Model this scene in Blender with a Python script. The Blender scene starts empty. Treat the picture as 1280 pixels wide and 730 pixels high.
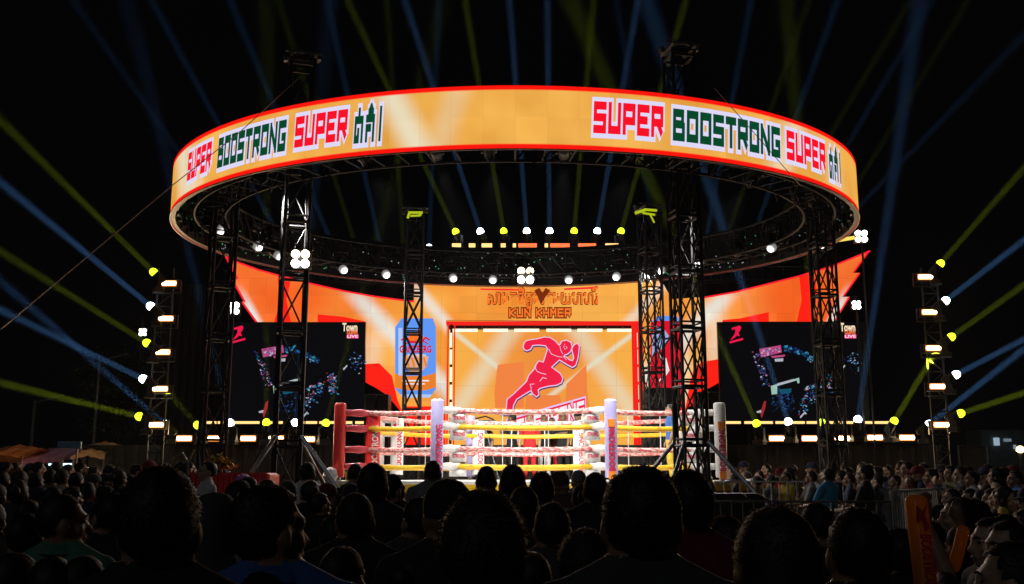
import bpy, bmesh, math, random
from mathutils import Vector, Matrix, noise as mnoise
from mathutils.geometry import tessellate_polygon
R = math.radians
S = bpy.context.scene
C = S.collection
random.seed(7)

# ------------------------------------------------------------------ camera, world, exposure
FPX, PITCH, CH = 1250.0, math.atan(228 / 1250.0), 1.5
cam = bpy.data.cameras.new('camera')
cam_o = bpy.data.objects.new('camera', cam)
C.objects.link(cam_o)
S.camera = cam_o
cam.sensor_width = 36
cam.lens = 36 * FPX / 1280
cam_o.location = (0, 0, CH)
cam_o.rotation_euler = (R(90) + PITCH, 0, 0)
cam.clip_start, cam.clip_end = 0.05, 600
w = bpy.data.worlds.new('World')
S.world = w
w.use_nodes = True
w.node_tree.nodes['Background'].inputs[0].default_value = (0.35, 0.42, 0.6, 1)   # night sky: no sun, a trace of town glow
w.node_tree.nodes['Background'].inputs[1].default_value = 0.0016
sun = bpy.data.lights.new('ambient_fill', 'SUN')  # added fill for the crowd's backs, in place of ambient light
sun.energy, sun.angle, sun.color = .07, R(.5), (.85, .92, 1)
sun_o = bpy.data.objects.new('ambient_fill', sun)
C.objects.link(sun_o)
sun_o.rotation_euler = (R(52), 0, R(-28))
S.view_settings.view_transform = 'Standard'
S.view_settings.look = 'None'
S.view_settings.exposure = 0
S.view_settings.gamma = 1
S.render.engine = 'CYCLES'
S.cycles.max_bounces = 5
S.cycles.diffuse_bounces = 2
S.cycles.glossy_bounces = 2
S.cycles.transparent_max_bounces = 16
S.cycles.volume_bounces = 0
S.cycles.sample_clamp_indirect = 0
S.cycles.use_adaptive_sampling = False

BEAM_W = 105.0      # watts of a narrow beam lamp
RING_W = 700.0        # of a ring spotlight
HAZE = 0.0003


def P(px, py, Y):
    """World point seen at photograph pixel (px, py) at forward distance Y."""
    x, u = (px - 640) / FPX, (365 - py) / FPX
    fy, fz = math.cos(PITCH) - u * math.sin(PITCH), math.sin(PITCH) + u * math.cos(PITCH)
    t = Y / fy
    return Vector((x * t, Y, CH + fz * t))


def proj(v):
    dy, dz = v[1], v[2] - CH
    d = dy * math.cos(PITCH) + dz * math.sin(PITCH)
    h = -dy * math.sin(PITCH) + dz * math.cos(PITCH)
    return 640 + FPX * v[0] / d, 365 - FPX * h / d


# ------------------------------------------------------------------ materials
def lin(r, g, b):
    f = lambda c: c / 255 / 12.92 if c <= 10 else ((c / 255 + .055) / 1.055) ** 2.4
    return f(r), f(g), f(b)


def pbr(name, col, rough=.6, metal=0., scale=8., var=.25, bump=.15):
    m = bpy.data.materials.new(name)
    m.use_nodes = True
    nt = m.node_tree
    b = nt.nodes['Principled BSDF']
    b.inputs['Roughness'].default_value = rough
    b.inputs['Metallic'].default_value = metal
    tc = nt.nodes.new('ShaderNodeTexCoord')
    nz = nt.nodes.new('ShaderNodeTexNoise')
    nz.inputs['Scale'].default_value = scale
    nz.inputs['Detail'].default_value = 4
    nt.links.new(tc.outputs['Object'], nz.inputs['Vector'])
    mr = nt.nodes.new('ShaderNodeMapRange')
    mr.inputs[1].default_value, mr.inputs[2].default_value = .3, .7
    mr.inputs[3].default_value, mr.inputs[4].default_value = 1 - var, 1 + var
    nt.links.new(nz.outputs[0], mr.inputs[0])
    mx = nt.nodes.new('ShaderNodeVectorMath')
    mx.operation = 'SCALE'
    mx.inputs[0].default_value = col
    nt.links.new(mr.outputs[0], mx.inputs['Scale'])
    nt.links.new(mx.outputs[0], b.inputs['Base Color'])
    if bump:
        bp = nt.nodes.new('ShaderNodeBump')
        bp.inputs['Strength'].default_value = bump
        bp.inputs['Distance'].default_value = .02
        nt.links.new(nz.outputs[0], bp.inputs['Height'])
        nt.links.new(bp.outputs[0], b.inputs['Normal'])
    return m


def emit(name, col, s=1., sampled=True):
    m = bpy.data.materials.new(name)
    m.use_nodes = True
    nt = m.node_tree
    nt.nodes.clear()
    o = nt.nodes.new('ShaderNodeOutputMaterial')
    e = nt.nodes.new('ShaderNodeEmission')
    e.inputs[0].default_value = (*col, 1)
    e.inputs[1].default_value = s
    nt.links.new(e.outputs[0], o.inputs[0])
    if not sampled:
        m.cycles.emission_sampling = 'NONE'
    return m


def scr(name, r, g, b, s=1.):
    return emit(name, lin(r, g, b), s, False)


class G:
    """tiny node-math helper"""
    def __init__(s, m):
        s.m = m
        m.use_nodes = True
        s.nt = m.node_tree
        s.nt.nodes.clear()

    def n(s, t):
        return s.nt.nodes.new(t)

    def put(s, sock, v):
        if hasattr(v, 'links'):
            s.nt.links.new(v, sock)
        else:
            sock.default_value = v

    def math(s, op, a, b=0., c=0.):
        n = s.n('ShaderNodeMath')
        n.operation = op
        s.put(n.inputs[0], a)
        s.put(n.inputs[1], b)
        s.put(n.inputs[2], c)
        return n.outputs[0]

    def smooth(s, v, a, b, lo, hi):
        n = s.n('ShaderNodeMapRange')
        n.interpolation_type = 'SMOOTHSTEP'
        s.put(n.inputs[0], v)
        for k, q in zip((1, 2, 3, 4), (a, b, lo, hi)):
            s.put(n.inputs[k], q)
        return n.outputs[0]

    def mix(s, f, a, b):
        n = s.n('ShaderNodeMix')
        n.data_type = 'RGBA'
        s.put(n.inputs[0], f)
        s.put(n.inputs[6], a if hasattr(a, 'links') else (*a, 1))
        s.put(n.inputs[7], b if hasattr(b, 'links') else (*b, 1))
        return n.outputs[2]

    def out_emit(s, col, st=1.):
        o, e = s.n('ShaderNodeOutputMaterial'), s.n('ShaderNodeEmission')
        s.put(e.inputs[0], col if hasattr(col, 'links') else (*col, 1))
        s.put(e.inputs[1], st)
        s.nt.links.new(e.outputs[0], o.inputs[0])


M = {}
M['black_metal'] = pbr('black_metal', (.012, .012, .013), .38, .2)
M['tower_metal'] = pbr('tower_metal', (.03, .03, .032), .58, .2, 14)
M['steel'] = pbr('steel', (.36, .36, .37), .35, .9)
M['galv'] = pbr('galvanised_steel', (.22, .22, .22), .45, .7, 20)
M['black_plastic'] = pbr('black_plastic', (.014, .014, .015), .5)
M['black_cloth'] = pbr('black_cloth', (.010, .010, .011), .9, 0, 3)
M['brown_cloth'] = pbr('brown_cloth', (.05, .04, .032), .9, 0, 2)
M['tarp'] = pbr('black_tarpaulin', (.02, .021, .022), .35, 0, 5, .3, .6)
M['canvas'] = pbr('white_canvas', (.74, .74, .73), .8, 0, 5, .06)
M['yellow_vinyl'] = pbr('yellow_vinyl', (.85, .52, .02), .5, 0, 5, .1)
M['maroon_cloth'] = pbr('maroon_cloth', (.13, .012, .018), .85, 0, 4)
M['red_vinyl'] = pbr('red_vinyl', (.85, .045, .04), .38, 0, 6, .1)
M['pink_vinyl'] = pbr('pink_vinyl', (.80, .10, .13), .35, 0, 6, .1)
M['lavender_vinyl'] = pbr('lavender_vinyl', (.50, .46, .80), .42, 0, 6, .08)
M['white_vinyl'] = pbr('white_vinyl', (.78, .77, .75), .42, 0, 6, .08)
M['red_print'] = pbr('red_print', (.62, .02, .07), .5, 0, 6, .05)
M['orange_print'] = pbr('orange_print', (.85, .25, .02), .5, 0, 6, .05)
M['bright_rail'] = pbr('zinc_rail', (.58, .57, .54), .42, .15, 25, .2)
M['truss_black'] = pbr('matt_black_tube', (.011, .011, .012), .65, 0, 14)
M['head_steel'] = pbr('grey_tower_head', (.16, .16, .16), .5, .3, 14)
M['rail_dark'] = pbr('dark_painted_steel', (.04, .04, .04), .4, .5)
M['speaker'] = pbr('speaker_grille', (.008, .008, .008), .7, 0, 60)
M['blinder_white'] = emit('white_bulb_glass', (1, .98, .95), 14, False)
M['lamp_off'] = pbr('unlit_lamp_glass', (.3, .3, .32), .1, .6)
M['beam_blue'] = emit('blue_white_beam_glass', (.72, .86, 1), 12, False)
M['beam_yellow'] = emit('yellow_beam_glass', (.66, .95, .02), 3.2, False)
M['wash_core'] = emit('warm_lamp_core', (1, .74, .42), 9, False)
M['wash_bloom'] = emit('warm_lamp_bloom', (1, .30, .05), 1.5, False)
M['bar_warm'] = emit('warm_strip_light', (1, .62, .22), 1.5)
M['bar_red'] = emit('red_orange_strip_light', (1, .16, .05), 1.6)
M['portal_light'] = emit('portal_strip_light', (1, .80, .50), 1.8)


# ------------------------------------------------------------------ mesh helper
class MB:
    def __init__(s):
        s.v, s.f, s.m, s.mats, s.uv = [], [], [], [], {}

    def mi(s, mat):
        if mat not in s.mats:
            s.mats.append(mat)
        return s.mats.index(mat)

    def face(s, pts, mat, uv=None):
        b = len(s.v)
        s.v += [tuple(p) for p in pts]
        if uv:
            s.uv[len(s.f)] = uv
        s.f.append(tuple(range(b, b + len(pts))))
        s.m.append(s.mi(mat))

    def add(s, vs, fs, mat):
        b = len(s.v)
        s.v += [tuple(p) for p in vs]
        k = s.mi(mat)
        for f in fs:
            s.f.append(tuple(i + b for i in f))
            s.m.append(k)

    def box(s, c, d, mat, rot=None):
        x, y, z = (q / 2 for q in d)
        vs = [Vector((a * x, b * y, e * z)) for a in (-1, 1) for b in (-1, 1) for e in (-1, 1)]
        if rot is not None:
            vs = [rot @ q for q in vs]
        c = Vector(c)
        s.add([q + c for q in vs], [(0, 1, 3, 2), (4, 6, 7, 5), (0, 4, 5, 1), (2, 3, 7, 6), (0, 2, 6, 4), (1, 5, 7, 3)], mat)

    def bevbox(s, c, d, mat, b=.02):
        """box with chamfered vertical edges and rounded top"""
        x, y, z = (q / 2 for q in d)
        ring = [(-x + b, -y), (x - b, -y), (x, -y + b), (x, y - b), (x - b, y), (-x + b, y), (-x, y - b), (-x, -y + b)]
        vs = []
        for zz, k in ((-z, 1), (z - b, 1), (z, .92)):
            vs += [Vector((c[0] + q[0] * k, c[1] + q[1] * k, c[2] + zz)) for q in ring]
        fs = [(i + r * 8, (i + 1) % 8 + r * 8, (i + 1) % 8 + (r + 1) * 8, i + (r + 1) * 8) for r in (0, 1) for i in range(8)]
        fs += [tuple(range(16, 24)), tuple(range(7, -1, -1))]
        s.add(vs, fs, mat)

    def tube(s, a, b, r, mat, n=6, r2=None, caps=True):
        a, b = Vector(a), Vector(b)
        d = b - a
        if d.length < 1e-6:
            return
        q = d.to_track_quat('Z', 'Y')
        r2 = r if r2 is None else r2
        vs = []
        for p, rr in ((a, r), (b, r2)):
            for i in range(n):
                t = 2 * math.pi * i / n
                vs.append(p + q @ Vector((rr * math.cos(t), rr * math.sin(t), 0)))
        fs = [(i, (i + 1) % n, n + (i + 1) % n, n + i) for i in range(n)]
        if caps:
            fs += [tuple(range(n - 1, -1, -1)), tuple(range(n, 2 * n))]
        s.add(vs, fs, mat)

    def path(s, pts, r, mat, n=6, closed=False):
        pts = [Vector(p) for p in pts]
        L = len(pts)
        vs = []
        for i, p in enumerate(pts):
            a = pts[i - 1] if (i or closed) else pts[0]
            b = pts[(i + 1) % L] if (i < L - 1 or closed) else pts[-1]
            q = (b - a).to_track_quat('Z', 'Y')
            rr = r[i] if isinstance(r, (list, tuple)) else r
            for k in range(n):
                t = 2 * math.pi * k / n
                vs.append(p + q @ Vector((rr * math.cos(t), rr * math.sin(t), 0)))
        fs = []
        for i in range(L if closed else L - 1):
            j = (i + 1) % L
            for k in range(n):
                k2 = (k + 1) % n
                fs.append((i * n + k, i * n + k2, j * n + k2, j * n + k))
        if not closed:
            fs += [tuple(range(n - 1, -1, -1)), tuple(range((L - 1) * n, L * n))]
        s.add(vs, fs, mat)

    def lathe(s, c, axis, prof, mat, n=10):
        """prof: (distance along axis, radius)"""
        c = Vector(c)
        q = Vector(axis).to_track_quat('Z', 'Y')
        vs = []
        for h, r in prof:
            for k in range(n):
                t = 2 * math.pi * k / n
                vs.append(c + q @ Vector((r * math.cos(t), r * math.sin(t), h)))
        fs = []
        for i in range(len(prof) - 1):
            for k in range(n):
                k2 = (k + 1) % n
                fs.append((i * n + k, i * n + k2, (i + 1) * n + k2, (i + 1) * n + k))
        fs += [tuple(range(n - 1, -1, -1)), tuple(range((len(prof) - 1) * n, len(prof) * n))]
        s.add(vs, fs, mat)

    def prism(s, poly, y0, y1, mat, side=None):
        """poly of (x, z) at y0 (front, toward the camera) extruded back to y1"""
        n = len(poly)
        s.face([(x, y0, z) for x, z in poly], mat)
        side = side or mat
        s.face([(x, y1, z) for x, z in reversed(poly)], side)
        for i in range(n):
            (x, z), (x2, z2) = poly[i], poly[(i + 1) % n]
            s.face([(x, y0, z), (x, y1, z), (x2, y1, z2), (x2, y0, z2)], side)

    def mesh(s, name, smooth=False, weld=False):
        me = bpy.data.meshes.new(name)
        me.from_pydata(s.v, [], s.f)
        if weld:
            bm = bmesh.new()
            bm.from_mesh(me)
            bmesh.ops.remove_doubles(bm, verts=bm.verts, dist=2e-5)
            bm.to_mesh(me)
            bm.free()
            s.m = [0] * len(me.polygons)
        for m in s.mats:
            me.materials.append(m)
        me.polygons.foreach_set('material_index', s.m)
        if s.uv:
            ul = me.uv_layers.new(name='UVMap')
            for fi, uvs in s.uv.items():
                for li, q in zip(me.polygons[fi].loop_indices, uvs):
                    ul.data[li].uv = q
        if smooth:
            me.polygons.foreach_set('use_smooth', [True] * len(me.polygons))
        me.update()
        return me

    def build(s, name, parent=None, smooth=False):
        return link(name, s.mesh(name, smooth), parent)


def link(name, data, parent=None):
    o = bpy.data.objects.new(name, data)
    C.objects.link(o)
    if parent:
        o.parent = parent
    return o


def tag(o, label, cat, group=None, kind=None):
    o['label'], o['category'] = label, cat
    if group:
        o['group'] = group
    if kind:
        o['kind'] = kind
    return o


def thing(name, label, cat, loc=(0, 0, 0), rz=0, group=None):
    o = link(name, None)
    o.location = loc
    o.rotation_euler = (0, 0, rz)
    return tag(o, label, cat, group)


def dup(root, label, loc=None, rot=None):
    r = root.copy()
    C.objects.link(r)
    if loc is not None:
        r.location = loc
    if rot is not None:
        r.rotation_euler = rot
    r['label'] = label
    for ch in list(root.children):
        c = ch.copy()
        C.objects.link(c)
        c.parent = r
        for g in list(ch.children):
            d = g.copy()
            C.objects.link(d)
            d.parent = c
    return r


ORD = ['first', 'second', 'third', 'fourth', 'fifth', 'sixth', 'seventh', 'eighth', 'ninth', 'tenth', 'eleventh', 'twelfth',
       'thirteenth', 'fourteenth', 'fifteenth', 'sixteenth', 'seventeenth', 'eighteenth', 'nineteenth', 'twentieth']


def nth(i):
    if i < 20:
        return ORD[i]
    t = {2: 'twenty', 3: 'thirty', 4: 'forty', 5: 'fifty'}[(i + 1) // 10]
    k = (i + 1) % 10
    return t + '-' + ORD[k - 1] if k else {2: 'twentieth', 3: 'thirtieth', 4: 'fortieth', 5: 'fiftieth'}[(i + 1) // 10]


def text_mesh(s, size, mat, extrude=.002, shear=0., width=None, bold=0.):
    cu = bpy.data.curves.new('lettering', 'FONT')
    cu.body = s
    cu.size = size
    cu.extrude = extrude
    cu.shear = shear
    cu.offset = bold
    cu.align_x, cu.align_y = 'CENTER', 'CENTER'
    cu.resolution_u = 2
    t = bpy.data.objects.new('lettering', cu)
    C.objects.link(t)
    dg = bpy.context.evaluated_depsgraph_get()
    me = bpy.data.meshes.new_from_object(t.evaluated_get(dg))
    bpy.data.objects.remove(t)
    bpy.data.curves.remove(cu)
    me.materials.clear()
    me.materials.append(mat)
    if width and len(me.vertices):
        xs = [v.co.x for v in me.vertices]
        k = width / max(1e-6, max(xs) - min(xs))
        me.transform(Matrix.Scale(k, 4, (1, 0, 0)))
    me.name = 'lettering'
    return me


def text_on(s, c, size, mat, parent=None, rot=None, name='lettering', **k):
    """flat lettering in the XZ plane facing -Y at c (or rotated by the Matrix rot)"""
    me = text_mesh(s, size, mat, **k)
    m = (rot.to_4x4() if rot else Matrix.Identity(4)) @ Matrix.Rotation(R(90), 4, 'X')
    me.transform(Matrix.Translation(Vector(c)) @ m)
    return link(name, me, parent)


# block letters: strokes in a unit cell
GL = {'S': [[(1, 1), (0, 1), (0, .5), (1, .5), (1, 0), (0, 0)]], 'U': [[(0, 1), (0, 0), (1, 0), (1, 1)]],
      'P': [[(0, 0), (0, 1), (1, 1), (1, .42), (0, .42)]], 'E': [[(1, 1), (0, 1), (0, 0), (1, 0)], [(0, .5), (.8, .5)]],
      'R': [[(0, 0), (0, 1), (1, 1), (1, .45), (0, .45)], [(.55, .45), (1, 0)]],
      'B': [[(0, 0), (0, 1), (.9, 1), (.9, .53), (0, .53)], [(.9, .53), (1, .45), (1, 0), (0, 0)]],
      'O': [[(0, 0), (0, 1), (1, 1), (1, 0), (0, 0)]], 'T': [[(0, 1), (1, 1)], [(.5, 1), (.5, 0)]],
      'N': [[(0, 0), (0, 1), (1, 0), (1, 1)]], 'G': [[(1, 1), (0, 1), (0, 0), (1, 0), (1, .45), (.6, .45)]],
      'K': [[(0, 0), (0, 1)], [(1, 1), (.1, .5), (1, 0)]], 'H': [[(0, 0), (0, 1)], [(1, 0), (1, 1)], [(0, .5), (1, .5)]],
      'M': [[(0, 0), (0, 1), (.5, .4), (1, 1), (1, 0)]],
      '1': [[(0, .5), (0, .78), (1, .78), (1, 0)], [(.5, .78), (.5, 1.12)], [(0, .5), (0, 0), (.45, 0), (.45, .3)]],
      '2': [[(0, 0), (0, .42), (.5, .42)], [(0, .8), (1, .8), (1, 0)], [(.5, .8), (.5, 1.0)], [(.3, 1.05), (.55, 1.3), (.8, 1.05), (.3, 1.05)]],
      '!': [[(.3, .34), (.3, 1.1)], [(.3, 0), (.3, .1)]]}


def strokes(word, sp=1.45):
    """list of (segment) in word units: width len*sp, height 1"""
    segs = []
    for i, ch in enumerate(word):
        for line in GL[ch]:
            for a, b in zip(line, line[1:]):
                segs.append(((i * sp + a[0], a[1]), (i * sp + b[0], b[1])))
    return segs, (len(word) - 1) * sp + 1


def seg_quad(a, b, w, ext=None):
    """rectangle around the segment a-b, half width w, extended by ext at both ends"""
    dx, dy = b[0] - a[0], b[1] - a[1]
    ext = (w if min(abs(dx), abs(dy)) < 1e-6 else w * .35) if ext is None else ext
    L = math.hypot(dx, dy) or 1e-6
    dx, dy = dx / L, dy / L
    a = (a[0] - dx * ext, a[1] - dy * ext)
    b = (b[0] + dx * ext, b[1] + dy * ext)
    return [(a[0] + dy * w, a[1] - dx * w), (b[0] + dy * w, b[1] - dx * w), (b[0] - dy * w, b[1] + dx * w), (a[0] - dy * w, a[1] + dx * w)]


def word_quads(word, w, sp=1.45, grow=0.):
    segs, W = strokes(word, sp)
    return [seg_quad(a, b, w + grow) for a, b in segs], W


def stroke_px(mb, pts, wpx, Y, mat, closed=False, off=0.):
    """polyline given in photograph pixels, laid on the plane at depth Y"""
    w = wpx / FPX * Y / 2
    ps = [P(x, y, Y) for x, y in pts]
    if closed:
        ps.append(ps[0])
    for k, (a, b) in enumerate(zip(ps, ps[1:])):
        q = seg_quad((a.x, a.z), (b.x, b.z), w, w * .55)
        mb.face([(x, Y - off - k * .0002, z) for x, z in q], mat)


def poly_px(mb, pts, Y, mat, off=0.):
    mb.face([(lambda p: (p.x, Y - off, p.z))(P(x, y, Y)) for x, y in pts], mat)

# ------------------------------------------------------------------ ground and night air
g = MB()
g.face([(-150, -40, 0), (150, -40, 0), (150, 260, 0), (-150, 260, 0)], pbr('dark_asphalt', (.05, .048, .045), .85, 0, 30, .35, .3))
g.build('ground')['kind'] = 'structure'

# ------------------------------------------------------------------ the round LED ring overhead
EC, EA, EB = (.05, 19.45), 6.63, 5.45
EZ0, EZ1 = CH + 4.69, CH + 5.66


def ell(t, da=0., z=0.):
    return Vector((EC[0] + (EA + da) * math.cos(t), EC[1] + (EB + da) * math.sin(t), z))


def ell_n(t):
    return Vector((math.cos(t) / EA, math.sin(t) / EB, 0)).normalized()


NT = 3600                       # arc-length table, starting at the back so the front is continuous
TT = [R(90) + 2 * math.pi * i / NT for i in range(NT + 1)]
AL = [0.]
for i in range(NT):
    AL.append(AL[-1] + (ell(TT[i + 1]) - ell(TT[i])).length)
PER = AL[-1]


def theta(u):
    u = u % PER
    lo, hi = 0, NT
    while hi - lo > 1:
        m = (lo + hi) // 2
        if AL[m] <= u:
            lo = m
        else:
            hi = m
    k = (u - AL[lo]) / (AL[hi] - AL[lo])
    return TT[lo] + k * (TT[hi] - TT[lo])


def u_of_px(px, z=(EZ0 + EZ1) / 2):
    """arc length at which the front half of the ring is seen at column px"""
    best = None
    for i in range(NT):
        p = ell(TT[i], 0, z)
        if ell_n(TT[i]).dot(Vector((0, 0, 0)) - Vector((p.x, p.y, 0))) > 0:
            x = proj(ell(TT[i], 0, z))[0]
            if best is None or abs(x - px) < best[0]:
                best = (abs(x - px), AL[i])
    return best[1]


def ring_led_material():
    m = bpy.data.materials.new('led_ring_picture')
    g = G(m)
    uv = g.n('ShaderNodeUVMap')
    sp = g.n('ShaderNodeSeparateXYZ')
    g.nt.links.new(uv.outputs[0], sp.inputs[0])
    u, v = sp.outputs[0], sp.outputs[1]
    nz = g.n('ShaderNodeTexNoise')
    nz.inputs['Scale'].default_value = .9
    cb = g.n('ShaderNodeCombineXYZ')
    g.put(cb.inputs[0], u)
    g.put(cb.inputs[1], v)
    g.nt.links.new(cb.outputs[0], nz.inputs['Vector'])
    col = g.mix(g.smooth(nz.outputs[0], .3, .7, 0, 1), lin(230, 162, 66), lin(247, 183, 86))
    for px, wid, sl, k in ((232, .9, .5, .75), (505, .42, .5, .8), (560, .35, -.3, .3), (985, .5, -.5, .55), (1040, .8, .4, .12)):
        d = g.math('ABSOLUTE', g.math('SUBTRACT', g.math('ADD', u, g.math('MULTIPLY', v, sl)), u_of_px(px) + sl / 2))
        col = g.mix(g.smooth(d, 0, wid, k, 0), col, lin(235, 232, 205))
    e = g.math('MINIMUM', v, g.math('SUBTRACT', 1., v))
    col = g.mix(g.smooth(e, .055, .085, 1, 0), col, lin(255, 22, 14))
    wn = g.n('ShaderNodeTexWhiteNoise')
    wn.noise_dimensions = '2D'
    cc = g.n('ShaderNodeCombineXYZ')
    g.put(cc.inputs[0], g.math('FLOOR', g.math('MULTIPLY', u, NP / PER)))
    g.put(cc.inputs[1], g.math('FLOOR', g.math('MULTIPLY', v, 2.)))
    g.nt.links.new(cc.outputs[0], wn.inputs['Vector'])
    g.out_emit(col, g.smooth(wn.outputs['Value'], 0, 1, .95, 1.03))
    return m


NP = 80
led = thing('led_ring', 'huge round LED ring showing an orange boost drink advert above the boxing ring', 'led screen ring', (0, 0, 0))
MR = ring_led_material()
NP = 80
for i in range(NP):
    u0, u1 = PER * i / NP + .0004, PER * (i + 1) / NP - .0004
    t0, tm, t1 = theta(u0), theta((u0 + u1) / 2), theta(u1)
    b = MB()
    for ta, tb, ua, ub in ((t0, tm, u0, (u0 + u1) / 2), (tm, t1, (u0 + u1) / 2, u1)):
        b.face([ell(ta, 0, EZ0), ell(tb, 0, EZ0), ell(tb, 0, EZ1), ell(ta, 0, EZ1)], MR, [(ua, 0), (ub, 0), (ub, 1), (ua, 1)])
    f0, f1, k0, k1 = ell(t0, -.004), ell(t1, -.004), ell(t0, -.085), ell(t1, -.085)
    zz = lambda p, z: (p.x, p.y, z)
    z0, z1 = EZ0 + .001, EZ1 - .001
    bk = M['black_plastic']
    b.face([zz(k1, z0), zz(k0, z0), zz(k0, z1), zz(k1, z1)], bk)
    b.face([zz(f0, z0), zz(k0, z0), zz(k1, z0), zz(f1, z0)], bk)
    b.face([zz(f0, z1), zz(f1, z1), zz(k1, z1), zz(k0, z1)], bk)
    b.face([zz(f0, z0), zz(f0, z1), zz(k0, z1), zz(k0, z0)], bk)
    b.face([zz(f1, z0), zz(k1, z0), zz(k1, z1), zz(f1, z1)], bk)
    n = ell_n(tm)
    q = Matrix.Rotation(math.atan2(n.y, n.x), 3, 'Z')
    for zc in (EZ0 + .25, EZ0 + .73):      # power boxes and cabinet edges on the back
        b.box(ell(tm, -.115, zc), (.055, .16, .26), M['black_metal'], q)
        b.box(ell(t0 + .25 * (t1 - t0) * .2, -.10, zc), (.03, .03, .44), M['tower_metal'], q)
        b.tube(ell(tm, -.13, zc + .13), ell(t1, -.12, zc + .2), .012, M['black_plastic'], 4)
    b.build('led_panel', led)

spk = MB()
gl, wl = emit('green_status_glow', (.2, 1, .4), .5, False), emit('white_status_glow', (.8, .9, 1), .5, False)
for i in range(230):
    t = R(random.uniform(-20, 200))
    q = ell(t, -.16, random.uniform(EZ0 + .05, EZ1 - .1))
    n = -ell_n(t)
    s_ = Vector((-n.y, n.x, 0)) * .012
    spk.face([q - s_ - Vector((0, 0, .01)), q + s_ - Vector((0, 0, .01)), q + s_ + Vector((0, 0, .01)), q - s_ + Vector((0, 0, .01))], random.choice((gl, wl)))
o = spk.build('status_lights', led)
o['kind'] = 'stuff'
b = MB()
b.path([ell(2 * math.pi * i / 120, .004, EZ0 - .014) for i in range(120)], .011, M['galv'], 6, True)
b.build('bottom_trim', led)

# the advert: block letters wrapped on the ring, each word placed between two columns of the photograph
AD_RED, AD_GREEN, AD_PALE = scr('advert_red', 250, 18, 40), scr('advert_green', 8, 72, 42), scr('advert_pale', 222, 218, 250)


def ring_word(word, px0, px1, mat, v0, v1, w, sp, lift, grow=.0, shear=.12, name='lettering', dv=0.):
    ua, ub = u_of_px(px0), u_of_px(px1)
    quads, W = word_quads(word, w, sp, grow)
    H = EZ1 - EZ0
    kx, kz = (ub - ua) / (W + .2), (v1 - v0) * H
    b = MB()
    for k, q in enumerate(quads):
        for a in range(2):              # two slices along the long sides so letters follow the curve
            def lerp(p, r, t):
                return (p[0] + (r[0] - p[0]) * t, p[1] + (r[1] - p[1]) * t)
            s0, s1 = a * .5, (a + 1) * .5
            cs = [lerp(q[0], q[1], s0), lerp(q[0], q[1], s1), lerp(q[3], q[2], s1), lerp(q[3], q[2], s0)]
            pts = []
            for x, y in cs:
                uu = ua + (x + .1 + shear * (y - .5)) * kx
                pts.append(ell(theta(uu), lift + k * .0002, EZ0 + v0 * H + y * kz))
            if (pts[1] - pts[0]).cross(pts[2] - pts[1]).dot(ell_n(theta(ua))) < 0:
                pts.reverse()
            b.face(pts, mat)
    return b.build(name, led)


for words in (((('SUPER', 236, 265, 0), ('BOOSTRONG', 274, 358, 1), ('SUPER', 370, 434, 0), ('12!', 444, 483, 1))),
              ((('SUPER', 743, 828, 0), ('BOOSTRONG', 841, 973, 1), ('SUPER', 983, 1030, 0), ('12!', 1035.5, 1051, 1)))):
    for wd, a, c_, green in words:
        kh = wd == '12!'
        v0, v1 = (.33, .71) if not kh else (.26, .66)
        if wd == 'BOOSTRONG':
            v0, v1 = .31, .70
        W_ = .175 if not kh else .165
        s_ = 1.55 if not kh else 1.7
        gx = .19
        ring_word(wd, a, c_, AD_PALE, v0, v1, W_, s_, .006, gx, name='lettering_border')
        ring_word(wd, a, c_, AD_GREEN if green else AD_RED, v0, v1, W_, s_, .016)

# ------------------------------------------------------------------ circular truss inside the ring
trs = thing('circular_truss', 'black circular lattice truss carrying the LED ring and its spotlights', 'truss', (0, 0, 0))
CHORDS = ((-.42, EZ0 + .14), (-.42, EZ0 + .66), (-.98, EZ0 + .12), (-.98, EZ0 + .66))
for da, z in CHORDS:
    b = MB()
    b.path([ell(2 * math.pi * i / 96, da, z) for i in range(96)], .024, M['truss_black'], 6, True)
    b.build('chord', trs)
b = MB()
NB = 84
for i in range(NB):
    t, t2 = 2 * math.pi * i / NB, 2 * math.pi * (i + 1) / NB
    a = [ell(t, da, z) for da, z in CHORDS]
    c2 = [ell(t2, da, z) for da, z in CHORDS]
    for p, q in ((a[0], a[1]), (a[2], a[3]), (a[1], a[3]), (a[0], a[2]), (a[0], c2[1]), (a[2], c2[3]), (a[1], c2[3])):
        b.tube(p, q, .015, M['truss_black'], 4, caps=False)
b.build('lattice', trs)['kind'] = 'stuff'
b = MB()
for i in range(40):                                 # hangers from the truss to the LED cabinets
    t = 2 * math.pi * (i + .5) / 40
    b.tube(ell(t, -.42, EZ0 + .7), ell(t, -.07, EZ1 - .03), .02, M['tower_metal'], 4)
    b.tube(ell(t, -.42, EZ0 + .14), ell(t, -.07, EZ0 + .2), .018, M['tower_metal'], 4)
b.build('panel_brackets', trs)['kind'] = 'stuff'
b = MB()
for i in range(120):                                # looped power cables
    t = random.uniform(0, 2 * math.pi)
    dt = random.uniform(.02, .08)
    da = random.choice((-.45, -.95, -.7))
    z = random.choice((EZ0 + .16, EZ0 + .68))
    dz = random.uniform(.06, .24)
    b.path([ell(t + dt * k / 4, da, z - dz * math.sin(math.pi * k / 4)) for k in range(5)], .012, M['black_plastic'], 4)
b.build('cables', trs)['kind'] = 'stuff'

# ------------------------------------------------------------------ truss towers
TW = .45


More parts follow.
